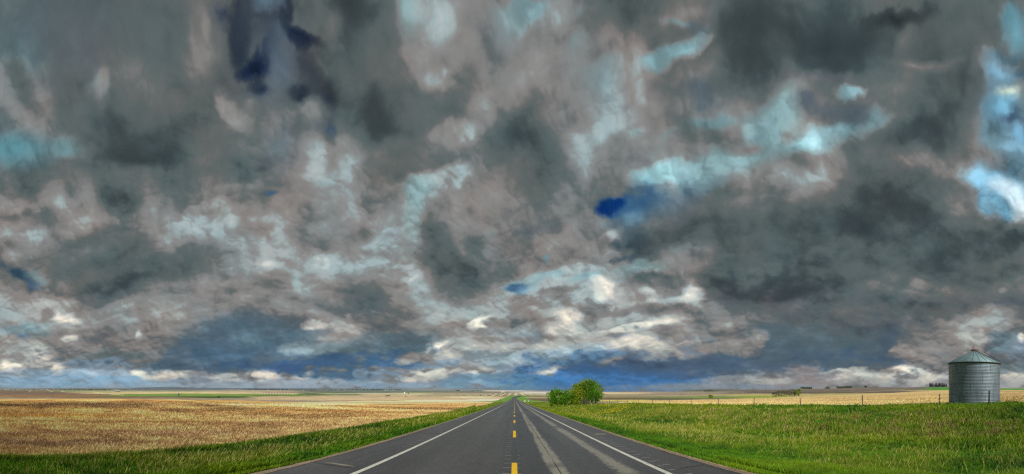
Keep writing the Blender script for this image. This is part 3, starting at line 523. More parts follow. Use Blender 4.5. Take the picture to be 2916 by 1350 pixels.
def build_ground():
    a_f = np.linspace(R(-95), R(95), 1900); a_b = np.linspace(R(95), R(265), 90)[1:-1]
    az = np.concatenate([a_f, a_b])
    rr = np.concatenate([[0.5, 1.2, 2], np.geomspace(3, 15000, 520)])
    A, Q = np.meshgrid(az, rr)
    X = Q * np.sin(A); Y = Q * np.cos(A)
    Z = terrain(X, Y)
    rc = np.interp(Y, [0, 730, 850, 1000, 1120, 1230, 1400], [0, 0, 8, 27, 70, 130, 240])
    under = sstep(8.5, 6.2, np.abs(X - rc)) * (Y > 150) * (Y < 1300)
    C = ground_color(X.ravel(), Y.ravel(), Z.ravel())
    Z = Z - under * (.05 + .0012 * np.maximum(Y, 0))
    V = np.stack([X, Y, Z], -1).reshape(-1, 3)
    H, W = A.shape
    i = np.arange(H - 1)[:, None] * W; j = np.arange(W)[None, :]; j2 = (j + 1) % W
    F = np.stack([i + j, i + W + j, i + W + j2, i + j2], -1).reshape(-1, 4)
    m = material('prairie_ground', rough=.95, spec=.1, attr='Col', noise=[((3.1, 3.1, 3.1), .22, 5), ((.35, .35, .35), .10, 4)], bump=((9, 9, 9), .6, .06))
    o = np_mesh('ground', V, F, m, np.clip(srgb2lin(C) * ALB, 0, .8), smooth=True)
    tag(o, 'rolling prairie of stubble, ploughed and green fields', 'ground', kind='structure')
build_ground()

# ================================================================ road
RY = np.concatenate([np.arange(-30, 60, .5), np.arange(60, 240, 2.), np.arange(240, 1330, 6.)])
def rcx(Y): return np.interp(Y, [0, 730, 790, 850, 925, 1000, 1060, 1120, 1230, 1330], [0, 0, 3, 9, 18, 31, 46, 70, 126, 190])
RZ0 = terrain(rcx(RY), RY)
RZ = RZ0 + .03
def road_h(Y): return np.interp(Y, RY, RZ)
def strip(name, x0, x1, y0, y1, dz, mat, parent=None, step=None, kind=None):
    Y = RY[(RY > y0) & (RY < y1)]; Y = np.concatenate([[y0], Y, [y1]])
    n = 2 if x1 - x0 < 2 else 13
    xs = np.linspace(x0, x1, n)
    C = rcx(Y); Z = road_h(Y) + dz + .00012 * np.maximum(Y, 0) * (1 if dz > .003 else 0)
    V = np.stack([C[:, None] + xs[None, :], np.repeat(Y[:, None], n, 1), np.repeat(Z[:, None], n, 1)], -1)
    H = len(Y); i = np.arange(H - 1)[:, None] * n; j = np.arange(n - 1)[None, :]
    F = np.stack([i + j, i + j + 1, i + n + j + 1, i + n + j], -1).reshape(-1, 4)
    return np_mesh(name, V.reshape(-1, 3), F, mat, parent=parent)
def asphalt_mat():
    m = bpy.data.materials.new('asphalt'); m.use_nodes = True; N = m.node_tree.nodes; L = m.node_tree.links; b = N['Principled BSDF']
    tc = N.new('ShaderNodeTexCoord')
    def nz(sc, det, lo, hi, a, c, rough=.6):
        mp = N.new('ShaderNodeMapping'); mp.inputs['Scale'].default_value = sc; L.new(tc.outputs['Object'], mp.inputs[0])
        n = N.new('ShaderNodeTexNoise'); n.inputs['Scale'].default_value = 1; n.inputs['Detail'].default_value = det; n.inputs['Roughness'].default_value = rough
        L.new(mp.outputs[0], n.inputs[0]); r = N.new('ShaderNodeMapRange'); r.inputs[1].default_value = lo; r.inputs[2].default_value = hi; r.inputs[3].default_value = a; r.inputs[4].default_value = c
        L.new(n.outputs['Fac'], r.inputs[0]); return r.outputs[0]
    def mul(a, bb):
        x = N.new('ShaderNodeMath'); x.operation = 'MULTIPLY'; L.new(a, x.inputs[0]); L.new(bb, x.inputs[1]); return x.outputs[0]
    # speckled chips, long wheel tracks, blotches
    f = mul(nz((45, 45, 45), 3, .3, .75, .55, 1.7), nz((.9, .05, 1), 3, .35, .65, .72, 1.3))
    f = mul(f, nz((.25, .09, 1), 4, .35, .65, .82, 1.2))
    f = mul(f, nz((6, 3, 3), 4, .3, .7, .85, 1.15))
    cr = N.new('ShaderNodeVectorMath'); cr.operation = 'SCALE'; rgb = N.new('ShaderNodeRGB'); rgb.outputs[0].default_value = (.052, .050, .048, 1)
    L.new(rgb.outputs[0], cr.inputs[0]); L.new(f, cr.inputs['Scale'])
    sp = N.new('ShaderNodeSeparateXYZ'); L.new(tc.outputs['Object'], sp.inputs[0])
    def mth(op, a, bb=None, clamp=False):
        x = N.new('ShaderNodeMath'); x.operation = op; x.use_clamp = clamp
        for i_, v_ in enumerate((a, bb)):
            if v_ is None: continue
            if isinstance(v_, (int, float)): x.inputs[i_].default_value = v_
            else: L.new(v_, x.inputs[i_])
        return x.outputs[0]
    out = cr.outputs[0]
    def band(c0, hw, fe, op, col, nseed, ya=-100, yb=400):
        """a strip worn pale (or dark) along the lane: soft ragged sides, patchy along its length"""
        nonlocal out
        wob = nz((1.3 + nseed * .1, .22, 1 + nseed), 3, .3, .7, -.07, .07)
        rag = nz((7, 5, 1 + nseed), 4, .3, .7, -.55, .55)
        d = mth('ABSOLUTE', mth('SUBTRACT', mth('ADD', sp.outputs[0], wob), c0))
        e = mth('DIVIDE', mth('SUBTRACT', hw, d), fe)
        w_ = mth('ADD', mth('ADD', e, .5), rag, True)
        gap = nz((.3, .30, 4 + nseed), 3, .34, .44, .15, 1.0)
        w_ = mth('MULTIPLY', mth('MULTIPLY', w_, gap), mth('MULTIPLY', nz((40, 40, 3), 2, .3, .7, .35, 1.0), op), True)
        fade = N.new('ShaderNodeMapRange'); fade.inputs[1].default_value = yb; fade.inputs[2].default_value = yb * .55; L.new(sp.outputs[1], fade.inputs[0])
        w_ = mth('MULTIPLY', w_, fade.outputs[0])
        mx = N.new('ShaderNodeMix'); mx.data_type = 'RGBA'; L.new(w_, mx.inputs[0]); L.new(out, mx.inputs[6]); mx.inputs[7].default_value = (*col, 1); out = mx.outputs[2]
    band(1.12, .21, .09, 1.0, (.36, .335, .26), 0)
    band(2.74, .20, .16, .95, (.34, .315, .25), 3, yb=220)
    band(.55, .22, .5, .55, (.030, .029, .028), 5); band(1.9, .25, .5, .55, (.030, .029, .028), 6); band(3.2, .12, .25, .5, (.028, .028, .028), 7)
    band(-1.0, .25, .6, .5, (.032, .031, .030), 8); band(-2.9, .3, .6, .5, (.032, .031, .030), 9); band(-1.9, .3, .6, .35, (.11, .108, .105), 10)
    L.new(out, b.inputs['Base Color'])
    b.inputs['Roughness'].default_value = .42; b.inputs['Specular IOR Level'].default_value = .7
    mp = N.new('ShaderNodeMapping'); mp.inputs['Scale'].default_value = (60, 60, 60); L.new(tc.outputs['Object'], mp.inputs[0])
    n = N.new('ShaderNodeTexNoise'); n.inputs['Scale'].default_value = 1; n.inputs['Detail'].default_value = 3; L.new(mp.outputs[0], n.inputs[0])
    bp = N.new('ShaderNodeBump'); bp.inputs['Strength'].default_value = .25; bp.inputs['Distance'].default_value = .006; L.new(n.outputs['Fac'], bp.inputs['Height']); L.new(bp.outputs[0], b.inputs['Normal'])
    return m
M_ASPH = asphalt_mat()
M_WHITE = material('white_road_paint', (.62, .62, .56), .6, noise=[((30, 8, 30), .35, 4), ((3, 3, 3), .12, 3)])
M_YEL = material('yellow_road_paint', (.86, .54, .015), .6, noise=[((25, 12, 25), .3, 4)])
M_WORN = material('worn_pale_asphalt', (.24, .225, .18), .85, noise=[((28, 28, 28), .5, 4), ((4, .6, 2), .3, 4)])
M_SLOT = material('rumble_slot_edge', (.22, .22, .22), .8, noise=[((30, 30, 30), .4, 3)])
M_GRAV = material('gravel', (.30, .235, .165), .95, noise=[((22, 22, 22), .55, 4), ((1.2, .6, 1), .2, 3)], bump=((30, 30, 30), 1.0, .04))
M_TAR = material('tar_line', (.018, .018, .018), .7)
road = strip('road', -5.32, 4.95, -30, 1325, 0, M_ASPH)
tag(road, 'straight two lane asphalt highway running down to the valley', 'road', kind='structure')
def ribbon(name, y0, y1, xa, xb, ea, eb, dz, mat, parent, seed=0, step=.35, amp=.06, skip=None):
    """strip with ragged sides; xa, xb(Y) edges"""
    Y = np.arange(y0, y1, step) if y1 < 80 else np.concatenate([np.arange(y0, 60, step), np.geomspace(60, y1, 60)])
    A = xa(Y) + amp * fbm(Y / ea, Y * 0 + seed, 4, seed + 1, .7); B = xb(Y) + amp * fbm(Y / eb, Y * 0 + 5 + seed, 4, seed + 2, .7)
    Z = road_h(Y) + dz + .00012 * np.maximum(Y, 0)
    V = np.concatenate([np.stack([A, Y, Z], -1), np.stack([B, Y, Z], -1)]); n = len(Y)
    F = np.array([(i, n + i, n + i + 1, i + 1) for i in range(n - 1) if not (skip and skip(Y[i]))])
    return np_mesh(name, V, F, mat, parent=parent)
k1 = lambda v: (lambda Y: Y * 0 + v)
e1 = strip('edge_line', -3.74, -3.60, -30, 1300, .004, M_WHITE, road); e2 = strip('edge_line', 3.48, 3.62, -30, 1300, .004, M_WHITE, road)
e1['label'] = 'solid white edge line on the left lane'; e2['label'] = 'solid white edge line on the right lane, scalloped by the rumble slots'
for k in range(-3, 30):
    ye = 9.25 + 9.5 * k
    d = strip('centre_dash', -.075, .075, ye - 3.3, ye, .004, M_YEL, road)
strip('centre_line', -.06, .06, 290, 1290, .004, M_YEL, road)
# pale worn bands in the right lane
ribbon('tar_line', 4, 60, k1(1.115), k1(1.13), 3, 3, .008, M_TAR, road, 21, amp=.02)
rb = MB()
for k in range(0, 52):
    y = 6.6 + .64 * k
    if 15.4 < y < 18.6: pass
    z = float(road_h(y)) + .0045
    if y < 26: rb.quad((-.30, y, z), (-.10 + .03 * math.sin(k * 7), y, z), (-.10, y + .06, z), (-.30, y + .06, z)); rb.quad((.09, y, z), (.17, y, z), (.17, y + .05, z), (.09, y + .05, z))
for k in range(0, 60):
    y = 6.0 + .62 * k; z = float(road_h(y)) + .0045
    if y < 31: rb.quad((3.72, y, z), (4.06 + .04 * math.sin(k * 5), y, z), (4.04, y + .06, z), (3.70, y + .06, z))
    if 11 < y < 30: rb.quad((-4.2, y, z), (-3.84, y, z), (-3.84, y + .05, z), (-4.2, y + .05, z))
rb.build('rumble_strip', M_SLOT, road)
# thermal cracks across the pavement
for yc, xa, xb, sd in ((25.6, -5.2, 4.85, 1), (7.35, -5.2, -3.9, 2), (39, -5.2, 4.85, 3), (62, -5.2, 4.85, 4), (7.3, 3.9, 4.9, 6), (110, -5.2, 4.85, 7), (16.5, -5.2, -3.8, 8), (33, 1.2, 4.8, 9), (47, -5.2, 0.3, 11)):
    xs_ = np.arange(xa, xb, .15); yy = yc + .09 * fbm(xs_ / .8, xs_ * 0 + sd, 4, sd); wd = .018 + .0009 * yc
    V = np.concatenate([np.stack([xs_, yy, road_h(yy) + .010], -1), np.stack([xs_, yy + wd, road_h(yy + wd) + .010], -1)]); n = len(xs_)
    np_mesh('crack_seal', V, np.array([(i, i + 1, n + i + 1, n + i) for i in range(n - 1)]), M_TAR, parent=road)
def blotch(cx, cy, rx, ry, seed, mat, name='pale_patch'):
    n = 26; a = np.linspace(0, 2 * math.pi, n, endpoint=False); k = 1 + .35 * fbm(np.cos(a) * 1.3 + seed, np.sin(a) * 1.3, 3, seed)
    x = cx + rx * k * np.cos(a); y = cy + ry * k * np.sin(a); V = np.concatenate([[[cx, cy, float(road_h(cy)) + .0045]], np.stack([x, y, road_h(y) + .0045], -1)])
    np_mesh(name, V, np.array([(0, 1 + i, 1 + (i + 1) % n) for i in range(n)]), mat, parent=road)
blotch(-4.55, 7.6, .42, .10, 31, M_WORN); blotch(4.35, 16.2, .35, .30, 37, M_WORN); blotch(-1.9, 26.4, .7, .14, 41, M_WORN); blotch(-4.6, 28, .6, .2, 43, M_WORN)
for s, xa, xb in ((-1, -5.80, -5.27), (1, 4.90, 5.42)):
    Y = np.concatenate([np.arange(-20, 60, .2), np.geomspace(60, 260, 80)])
    o_ = .10 * fbm(Y / .7, Y * 0, 4, 61 + s, .7); i_ = .05 * fbm(Y / .5, Y * 0, 4, 71 + s, .7)
    a_ = (Y * 0 + xa) + (o_ if s < 0 else i_); b_ = (Y * 0 + xb) + (i_ if s < 0 else o_)
    za = road_h(Y) + (-.10 if s < 0 else .006); zb = road_h(Y) + (.006 if s < 0 else -.10)
    V = np.concatenate([np.stack([a_, Y, za], -1), np.stack([(a_ + b_) / 2, Y, road_h(Y) - .02 + .012 * fbm(Y / .15, Y * 0, 2, 81)], -1), np.stack([b_, Y, zb], -1)]); n = len(Y)
    F = np.array([(q * n + i, (q + 1) * n + i, (q + 1) * n + i + 1, q * n + i + 1) for q in range(2) for i in range(n - 1)])
    g = np_mesh('gravel_shoulder', V, F, M_GRAV); tag(g, 'narrow brown gravel shoulder on the %s side of the highway' % ('left' if s < 0 else 'right'), 'shoulder', kind='structure')

# ================================================================ grass and stubble, blade by blade
def blades(name, P, h, wdt, lean, az, c0, c1, mat, label, cat, seg=2, kind='stuff'):
    """P (n,3) roots; each blade a bent tapering ribbon of two quads"""
    n = len(P); fac = np.stack([np.cos(az), np.sin(az), np.zeros(n)], -1)          # width direction
    la = rng.uniform(0, 2 * math.pi, n); ld = np.stack([np.cos(la) + lean[0], np.sin(la) + lean[1], np.zeros(n)], -1)
    b = P; m = P + ld * (h * .18)[:, None] + np.array([0, 0, 1.]) * (h * .55)[:, None]; t = P + ld * (h * .5)[:, None] + np.array([0, 0, 1.]) * h[:, None]
    W = wdt[:, None]
    V = np.stack([b - fac * W, b + fac * W, m + fac * W * .8, m - fac * W * .8, t + fac * W * .25, t - fac * W * .25], 1).reshape(-1, 3)
    k = np.arange(n)[:, None] * 6
    F = np.concatenate([k + np.array([[0, 1, 2, 3]]), k + np.array([[3, 2, 4, 5]])])
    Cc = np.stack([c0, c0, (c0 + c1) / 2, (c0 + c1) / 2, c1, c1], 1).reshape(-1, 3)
    o = np_mesh(name, V, F, mat, np.clip(Cc, .004, .8)); tag(o, label, cat, kind=kind); return o
M_BLADE = material('grass_blade', rough=.6, spec=.25, attr='Col', translucent=.25)
M_STRAW = material('straw', rough=.8, spec=.15, attr='Col', translucent=.12)
def scatter(n, th0, th1, r0, r1, p=1.0):
    th = rng.uniform(th0, th1, n); u = rng.uniform(0, 1, n)
    k = -1.0 / p; r = (r0 ** k + u * (r1 ** k - r0 ** k)) ** (1 / k)       # even over the picture of a flat plain
    return r * np.sin(th), r * np.cos(th), r
def mixc(a, b, t): return a * (1 - t[:, None]) + b * t[:, None]
GREEN = srgb2lin([92, 142, 2]); DKGREEN = srgb2lin([46, 92, 0]); YGREEN = srgb2lin([146, 158, 14]); DRY = srgb2lin([206, 200, 112]); DEAD = srgb2lin([158, 136, 92])
def verge():
    PS = []; 
    # right side
    X, Y, r = scatter(330000, R(3), R(97), 6.5, 150, 1.0)
    ok = (X > 5.36) & (X < 33.0 + .8 * fbm(Y / 12., X * 0, 3, 55)); X, Y, r = X[ok], Y[ok], r[ok]
    XL, YL, rL = scatter(230000, R(-97), R(-2), 6.5, 230, 1.0)
    okl = (XL < -5.72) & (XL > LB(YL) - .9 + .8 * fbm(YL / 12., XL * 0, 3, 55)); XL, YL, rL = XL[okl], YL[okl], rL[okl]
    X = np.concatenate([X, XL]); Y = np.concatenate([Y, YL]); r = np.concatenate([r, rL])
    Z = terrain(X, Y) - .01; n = len(X)
    u = np.where(X > 0, X - 5.36, -X - 5.72)                   # metres from the gravel
    side = X > 0
    cl = fbm(X / 2.2, Y / 2.2, 4, 601, .55); cl2 = fbm(X / .55, Y / .55, 3, 611, .5); big = fbm(X / 7., Y / 10., 3, 621)
    # dryness profile across the verge
    dr = np.interp(u, [0, 2.2, 3.5, 6, 10, 14, 17, 20, 24, 27], [0, .02, .35, .62, .55, .55, .6, .5, .12, .02]) * side + np.interp(u, [0, 1.5, 2.4, 4.2, 5.6, 6.5], [0, .02, .35, .6, .35, .18]) * (~side)
    fardry = sstep(12, 45, Y)                                  # more seed heads further along
    nearf = np.where(side, sstep(-4, 26, Y), sstep(-12, 10, Y))
    pd = dr * (.04 + .96 * nearf) + (.6 * cl + .4 * big) * (dr > .05) * (.22 + .78 * nearf)
    isdry = rng.uniform(0, 1, n) < np.clip(pd, 0, 1) * (.20 + .16 * fardry)
    dead = (side & (u > 11.5) & (u < 21) & (rng.uniform(0, 1, n) < .02 + 1.0 * cl2 + .5 * big) & (Y < 75))
    h = (.11 + .10 * rng.uniform(0, 1, n) + .10 * cl) * (1 + .25 * sstep(1, 4, u)); h = np.where(isdry, h * 1.2 + .03, h)
    h = np.where(u < .5, h * .45, h); h = np.clip(h, .05, .8)
    tus = sstep(.25, .55, fbm(X / 1.1, Y / 1.1, 3, 641)) * side * (u > 9); h = h * (1 + .8 * tus)
    wd = (.0045 + .0010 * r) * rng.uniform(.6, 1.3, n)
    wd = np.where(isdry, wd * (.5 + .25 * nearf), wd)
    g = mixc(np.tile(DKGREEN, (n, 1)), np.tile(GREEN, (n, 1)), np.clip(.42 + .22 * nearf + .3 * sstep(20, 25, u) + .9 * cl2 + .8 * big + .28 * rng.normal(0, 1, n), 0, 1.25))
    yg = (.60 + .40 * nearf) * np.clip(.22 * sstep(1.5, 5, u) + .6 * big + .6 * cl + .35 * sstep(15, 60, Y), 0, .85)
    g = mixc(g, np.tile(YGREEN, (n, 1)), yg)
    d = mixc(np.tile(DRY, (n, 1)), np.tile(DEAD, (n, 1)), np.clip(rng.uniform(-.2, .8, n), 0, 1))
    dd = mixc(np.tile(DEAD, (n, 1)), np.tile(DEAD * .4, (n, 1)), rng.uniform(0, 1, n))
    c1 = np.where(isdry[:, None], d, g); c1 = np.where((dead & ~isdry)[:, None], dd, c1)
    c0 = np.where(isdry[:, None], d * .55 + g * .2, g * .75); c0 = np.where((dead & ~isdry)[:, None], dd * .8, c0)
    fw = rng.uniform(-.9, .9, n) - np.arctan2(X, Y)             # blades face every way, most show their width
    P = np.stack([X, Y, Z], -1)
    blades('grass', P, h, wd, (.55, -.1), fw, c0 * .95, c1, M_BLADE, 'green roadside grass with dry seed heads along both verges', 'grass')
    # tall single stems with seed heads
    X, Y, r = scatter(16000, R(3), R(97), 8, 60); ok = (X > 8.5) & (X < 29); X, Y, r = X[ok], Y[ok], r[ok]
    X2, Y2, r2 = scatter(9000, R(-97), R(-8), 8.6, 70); ok = (X2 < -8.0) & (X2 > -12.5); X = np.concatenate([X, X2[ok]]); Y = np.concatenate([Y, Y2[ok]]); r = np.concatenate([r, r2[ok]])
    k = rng.uniform(0, 1, len(X)) < (.10 + 1.0 * fbm(X / 1.8, Y / 1.8, 3, 651)) * (.12 + .5 * sstep(0, 30, Y)); X, Y, r = X[k], Y[k], r[k]; n = len(X)
    h = rng.uniform(.25, .5, n); az = rng.uniform(-.6, .6, n) - np.arctan2(X, Y)
    c = mixc(np.tile(DRY, (n, 1)), np.tile(YGREEN * 1.3, (n, 1)), rng.uniform(0, .8, n))
    blades('seed_stems', np.stack([X, Y, terrain(X, Y)], -1), h, (.0025 + .0006 * r), (.9, -.2), az, c * .6, c * 1.15, M_BLADE, 'tall pale seed stems leaning in the wind above the verge grass', 'grass')
def stubble():
    X, Y, r = scatter(320000, R(-97), R(-4), 10.4, 150, 1.0)
    wob = .8 * fbm(Y / 12., X * 0, 3, 55); ok = (X < LB(Y) - .2 + wob); X, Y, r = X[ok], Y[ok], r[ok]
    # drilled rows
    a = .9; s = X * math.cos(a) + Y * math.sin(a); t = -X * math.sin(a) + Y * math.cos(a); s2 = np.round(s / .30) * .30 + rng.normal(0, .035, len(s))
    s = np.where(r < 30, s2, s); X = s * math.cos(a) - t * math.sin(a); Y = s * math.sin(a) + t * math.cos(a)
    Z = terrain(X, Y); n = len(X)
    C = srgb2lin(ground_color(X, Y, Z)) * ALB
    k = rng.uniform(.66, 1.42, n) * (1 + .28 * fbm(X / 1.5, Y / 1.5, 3, 701))
    C = C * k[:, None]; C = mixc(C, C * np.array([.75, .8, .95]) * .75, (rng.uniform(0, 1, n) < .25).astype(float))
    h = rng.uniform(.10, .26, n) * (1 + .3 * fbm(X / 3., Y / 3., 3, 711)); wd = (.003 + .0009 * r) * rng.uniform(.5, 1.3, n)
    az = rng.uniform(-.8, .8, n) - np.arctan2(X, Y)
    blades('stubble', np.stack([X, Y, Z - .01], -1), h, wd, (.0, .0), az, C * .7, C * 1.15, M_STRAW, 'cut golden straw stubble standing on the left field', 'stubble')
    X, Y, r = scatter(60000, R(14), R(97), 33, 220, 1.0); ok = X > 33.5; X, Y, r = X[ok], Y[ok], r[ok]; Z = terrain(X, Y); n = len(X)
    C = srgb2lin(ground_color(X, Y, Z)) * ALB * rng.uniform(.55, 1.6, n)[:, None]
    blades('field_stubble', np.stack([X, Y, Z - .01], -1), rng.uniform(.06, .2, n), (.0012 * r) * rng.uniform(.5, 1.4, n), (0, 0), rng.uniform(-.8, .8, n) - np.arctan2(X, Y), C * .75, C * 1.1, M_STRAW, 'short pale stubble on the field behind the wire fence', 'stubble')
verge(); stubble()
def flowers():
    pts = []
    for (xs, d, sx, sd, n) in ((1722, 84, 8, 5, 40), (1765, 76, 16, 4, 70), (1722, 60, 24, 2, 90), (1655, 78, 10, 2, 30), (1752, 66, 16, 2, 60)):
        for _ in range(n):
            a = (xs + random.gauss(0, sx) - CX) / FPX; q = d + random.gauss(0, sd); pts.append((q * math.sin(a), q * math.cos(a), q))
    P = np.array(pts); ok = (P[:, 0] > 12) & (P[:, 0] < 29.5); P = P[ok]; X, Y, r = P.T; n = len(X); Z = terrain(X, Y)
    P = np.stack([X, Y, Z], -1); c = np.tile(srgb2lin([206, 190, 8]), (n, 1)) * rng.uniform(.6, 1.1, n)[:, None]
    blades('yellow_flowers', P + np.array([0, 0, .14]), rng.uniform(.10, .2, n), .03 + .0008 * r * rng.uniform(.6, 1.3, n), (.2, 0), rng.uniform(-.8, .8, n) - np.arctan2(X, Y), c * .8, c, M_BLADE, 'patch of small yellow wildflowers on the bank right of the trees', 'flowers')
flowers()

# ================================================================ grain bin
def steel_mat(name, col, rough=.42, metal=.75, streak=.35):
    m = material(name, col, rough, metal, .5, noise=[((1.1, 1.1, .35), streak * 1.3, 4), ((5, 5, 1.2), .14, 4), ((.5, .5, .3), .22, 2)])
    return m
M_STEEL = steel_mat('galvanised_steel', (.19, .25, .305), .55, .4, .22); M_ROOFS = steel_mat('galvanised_roof', (.24, .37, .40), .5, .4, .12)
M_RIB = material('roof_rib_steel', (.13, .19, .21), .5, .4); M_DARKST = material('dark_steel', (.06, .075, .085), .6, .4); M_RUST = material('rusty_iron', (.16, .07, .04), .85, .2, noise=[((12, 12, 12), .4, 4)])
def lathe(name, prof, mat, parent, k=120, smooth=True):
    n = len(prof); a = np.linspace(0, 2 * math.pi, k, endpoint=False); pr = np.array(prof)
    V = np.stack([pr[:, 0][:, None] * np.cos(a), pr[:, 0][:, None] * np.sin(a), np.repeat(pr[:, 1][:, None], k, 1)], -1).reshape(-1, 3)
    i = np.arange(n - 1)[:, None] * k; j = np.arange(k)[None, :]; j2 = (j + 1) % k
    return np_mesh(name, V, np.stack([i + j, i + j2, i + k + j2, i + k + j], -1).reshape(-1, 4), mat, parent=parent, smooth=smooth)
def grain_bin(loc, rad, hw, rise, ribs=24, corr=30, label='', group=None, detail=True):
    root = empty('grain_bin', loc); tag(root, label, 'grain bin', group)
    amp = .011 if detail else 0
    nz_ = corr * 8 if detail else 2
    prof = [(rad + amp * math.cos(2 * math.pi * corr * q / nz_), hw * q / nz_) for q in range(nz_ + 1)]
    lathe('wall', prof, M_STEEL, root, 140 if detail else 24)
    ro = rad + .12; rt = .30
    lathe('roof', [(rad - .02, hw - .03), (ro, hw - .05), (ro, hw), (rt, hw + rise), (.02, hw + rise + .02)], M_ROOFS, root, 96 if detail else 24, smooth=False)
    if not detail: return root
    sl_ = math.hypot(ro - rt, rise)
    for k in range(ribs):
        a = 2 * math.pi * (k + .35) / ribs; ca, sa = math.cos(a), math.sin(a)
        MB().tube((ro * ca, ro * sa, hw + .012), (rt * ca, rt * sa, hw + rise + .02), .020, .014, 5).build('roof_rib', M_RIB, root)
    lathe('eave_ring', [(rad + .05, hw - .10), (ro + .02, hw - .07), (ro + .02, hw - .01), (rad + .05, hw - .02)], M_DARKST, root, 96)
    cap = lathe('cap', [(.02, hw + rise - .02), (.36, hw + rise - .02), (.36, hw + rise + .12), (.30, hw + rise + .17), (.02, hw + rise + .2)], M_RUST, root, 24, False)
    h = MB(); b = hw + rise + .15
    h.tube((.0, .26, b), (.0, .08, b + .42), .018).tube((.0, -.06, b), (.0, .08, b + .42), .018)
    h.build('cap_handle', M_RUST, root); MB().tube((0, -.36, b - .08), (0, -.42, b + .12), .02).build('latch', M_RUST, root)
    # roof ladder on the south-west slope
    a = math.radians(-96); L_ = MB(); u = Vector((math.cos(a), math.sin(a), 0)); s = Vector((-math.sin(a), math.cos(a), 0))
    for sg in (-.17, .17):
        L_.tube(u * (ro - .05) + s * sg + Vector((0, 0, hw + .16)), u * (rt + .75) + s * sg + Vector((0, 0, hw + rise - .12)), .035)
    for k in range(9):
        f = k / 8; p = u * (ro - .05 + (rt + .75 - ro + .05) * f) + Vector((0, 0, hw + .16 + (rise - .28) * f)); L_.tube(p - s * .17, p + s * .17, .018)
    L_.build('roof_ladder', M_DARKST, root)
    # sheet seams: horizontal laps and staggered vertical laps
    lap = (0, .92, 2.04, 3.14, hw)
    for q in (1, 2, 3): lathe('ring_seam', [(rad + .02, lap[q] - .012), (rad + .026, lap[q]), (rad + .02, lap[q] + .012)], M_RIB, root, 140)
    for q in range(4):
        for k in range(7):
            a = 2 * math.pi * (k + (.13, .55, .02, .38)[q]) / 7
            s_ = MB(); c, sn = math.cos(a), math.sin(a); rr = rad + .018
            s_.tube((rr * c, rr * sn, lap[q] + .02), (rr * c, rr * sn, lap[q + 1] - .06), 0.009, k=4).build('sheet_seam', M_RIB, root)
    return root
bx_, by_ = 33.96, 5.46
grain_bin((bx_, by_, .27), 2.7, 4.22, 1.30, label='large corrugated galvanised grain bin with conical roof beside the fence')

# ================================================================ wire fence on the right
M_POST = material('weathered_wood', (.075, .068, .058), .9, noise=[((14, 14, 3), .35, 4)]); M_WIRE = material('fence_wire', (.12, .12, .12), .6, .5)
fence = empty('wire_fence', (30, 0, zt(30, 0))); tag(fence, 'long wire fence of thin dark wooden posts on top of the right bank', 'fence')
ys_f = [8.16 + 8.33 * k for k in range(0, 26)]; ys_f = [-13., -5., 3.45] + ys_f
fz = zt(30, 0); tops = []
for k, yp in enumerate(ys_f):
    zb = zt(30, yp) - fz; lean = (.02 * math.sin(k * 3.1), .03 * math.cos(k * 1.7)); hgt = 1.16 + .08 * math.sin(k * 2.3); rad = .055
    if abs(yp - (8.16 + 8.33 * 2)) < .1: lean = (-.02, .16)
    if yp == 3.45: hgt, rad = 1.34, .085
    if 10 < yp < 20: hgt = 1.32
    p = MB().tube((0, yp, zb - .2), (lean[0], yp + lean[1], zb + hgt), rad, rad * .9, 7).build('post', M_POST, fence)
    if lean[1] == .16: p['label'] = 'post leaning to the left'
    tops.append((yp, zb, hgt, lean))
for f_ in (.93, .62, .32):
    wr = MB()
    for (a, b) in zip(tops, tops[1:]):
        wr.tube((.06, a[0], a[1] + a[2] * f_), (.06, b[0], b[1] + b[2] * f_), .006, k=3)
    wr.build('wire', M_WIRE, fence)

# ================================================================ trees
M_BARK = material('pale_bark', (.20, .19, .16), .9, noise=[((3, 3, 12), .4, 4)]); M_BARKD = material('grey_bark', (.10, .09, .075), .9, noise=[((6, 6, 6), .4, 3)])
M_LEAF = material('leaf', rough=.55, spec=.3, attr='Col', translucent=.3)
def leafcloud(name, centers, n, size, cols, parent, spread, loc=None, up=0.0):
    """n small leaf faces scattered in clumps round centres"""
    c = np.array(centers); idx = rng.integers(0, len(c), n); d = rng.normal(0, 1, (n, 3)) * np.array(spread) * .5
    P = c[idx] + d; a = rng.uniform(0, 2 * math.pi, n); e = rng.uniform(-1, 1, n)
    u = np.stack([np.cos(a), np.sin(a), e * .5], -1); v = np.stack([-np.sin(a) * e, np.cos(a) * e, 1.0 + 0 * a], -1)
    u /= np.linalg.norm(u, axis=1, keepdims=True); v -= u * (u * v).sum(1, keepdims=True); v /= np.linalg.norm(v, axis=1, keepdims=True)
    s = (size * rng.uniform(.55, 1.3, n))[:, None] * .5
    V = np.stack([P - u * s, P - v * s * .9, P + u * s, P + v * s * (1.1 + up)], 1).reshape(-1, 3)
    F = np.arange(n * 4).reshape(-1, 4)
    cc = np.array(cols); k = rng.integers(0, len(cc), len(c))[idx]; C = cc[k] * rng.uniform(.65, 1.35, n)[:, None]
    return np_mesh(name, V, F, M_LEAF, np.clip(np.repeat(C, 4, 0), .003, .7), parent=parent)
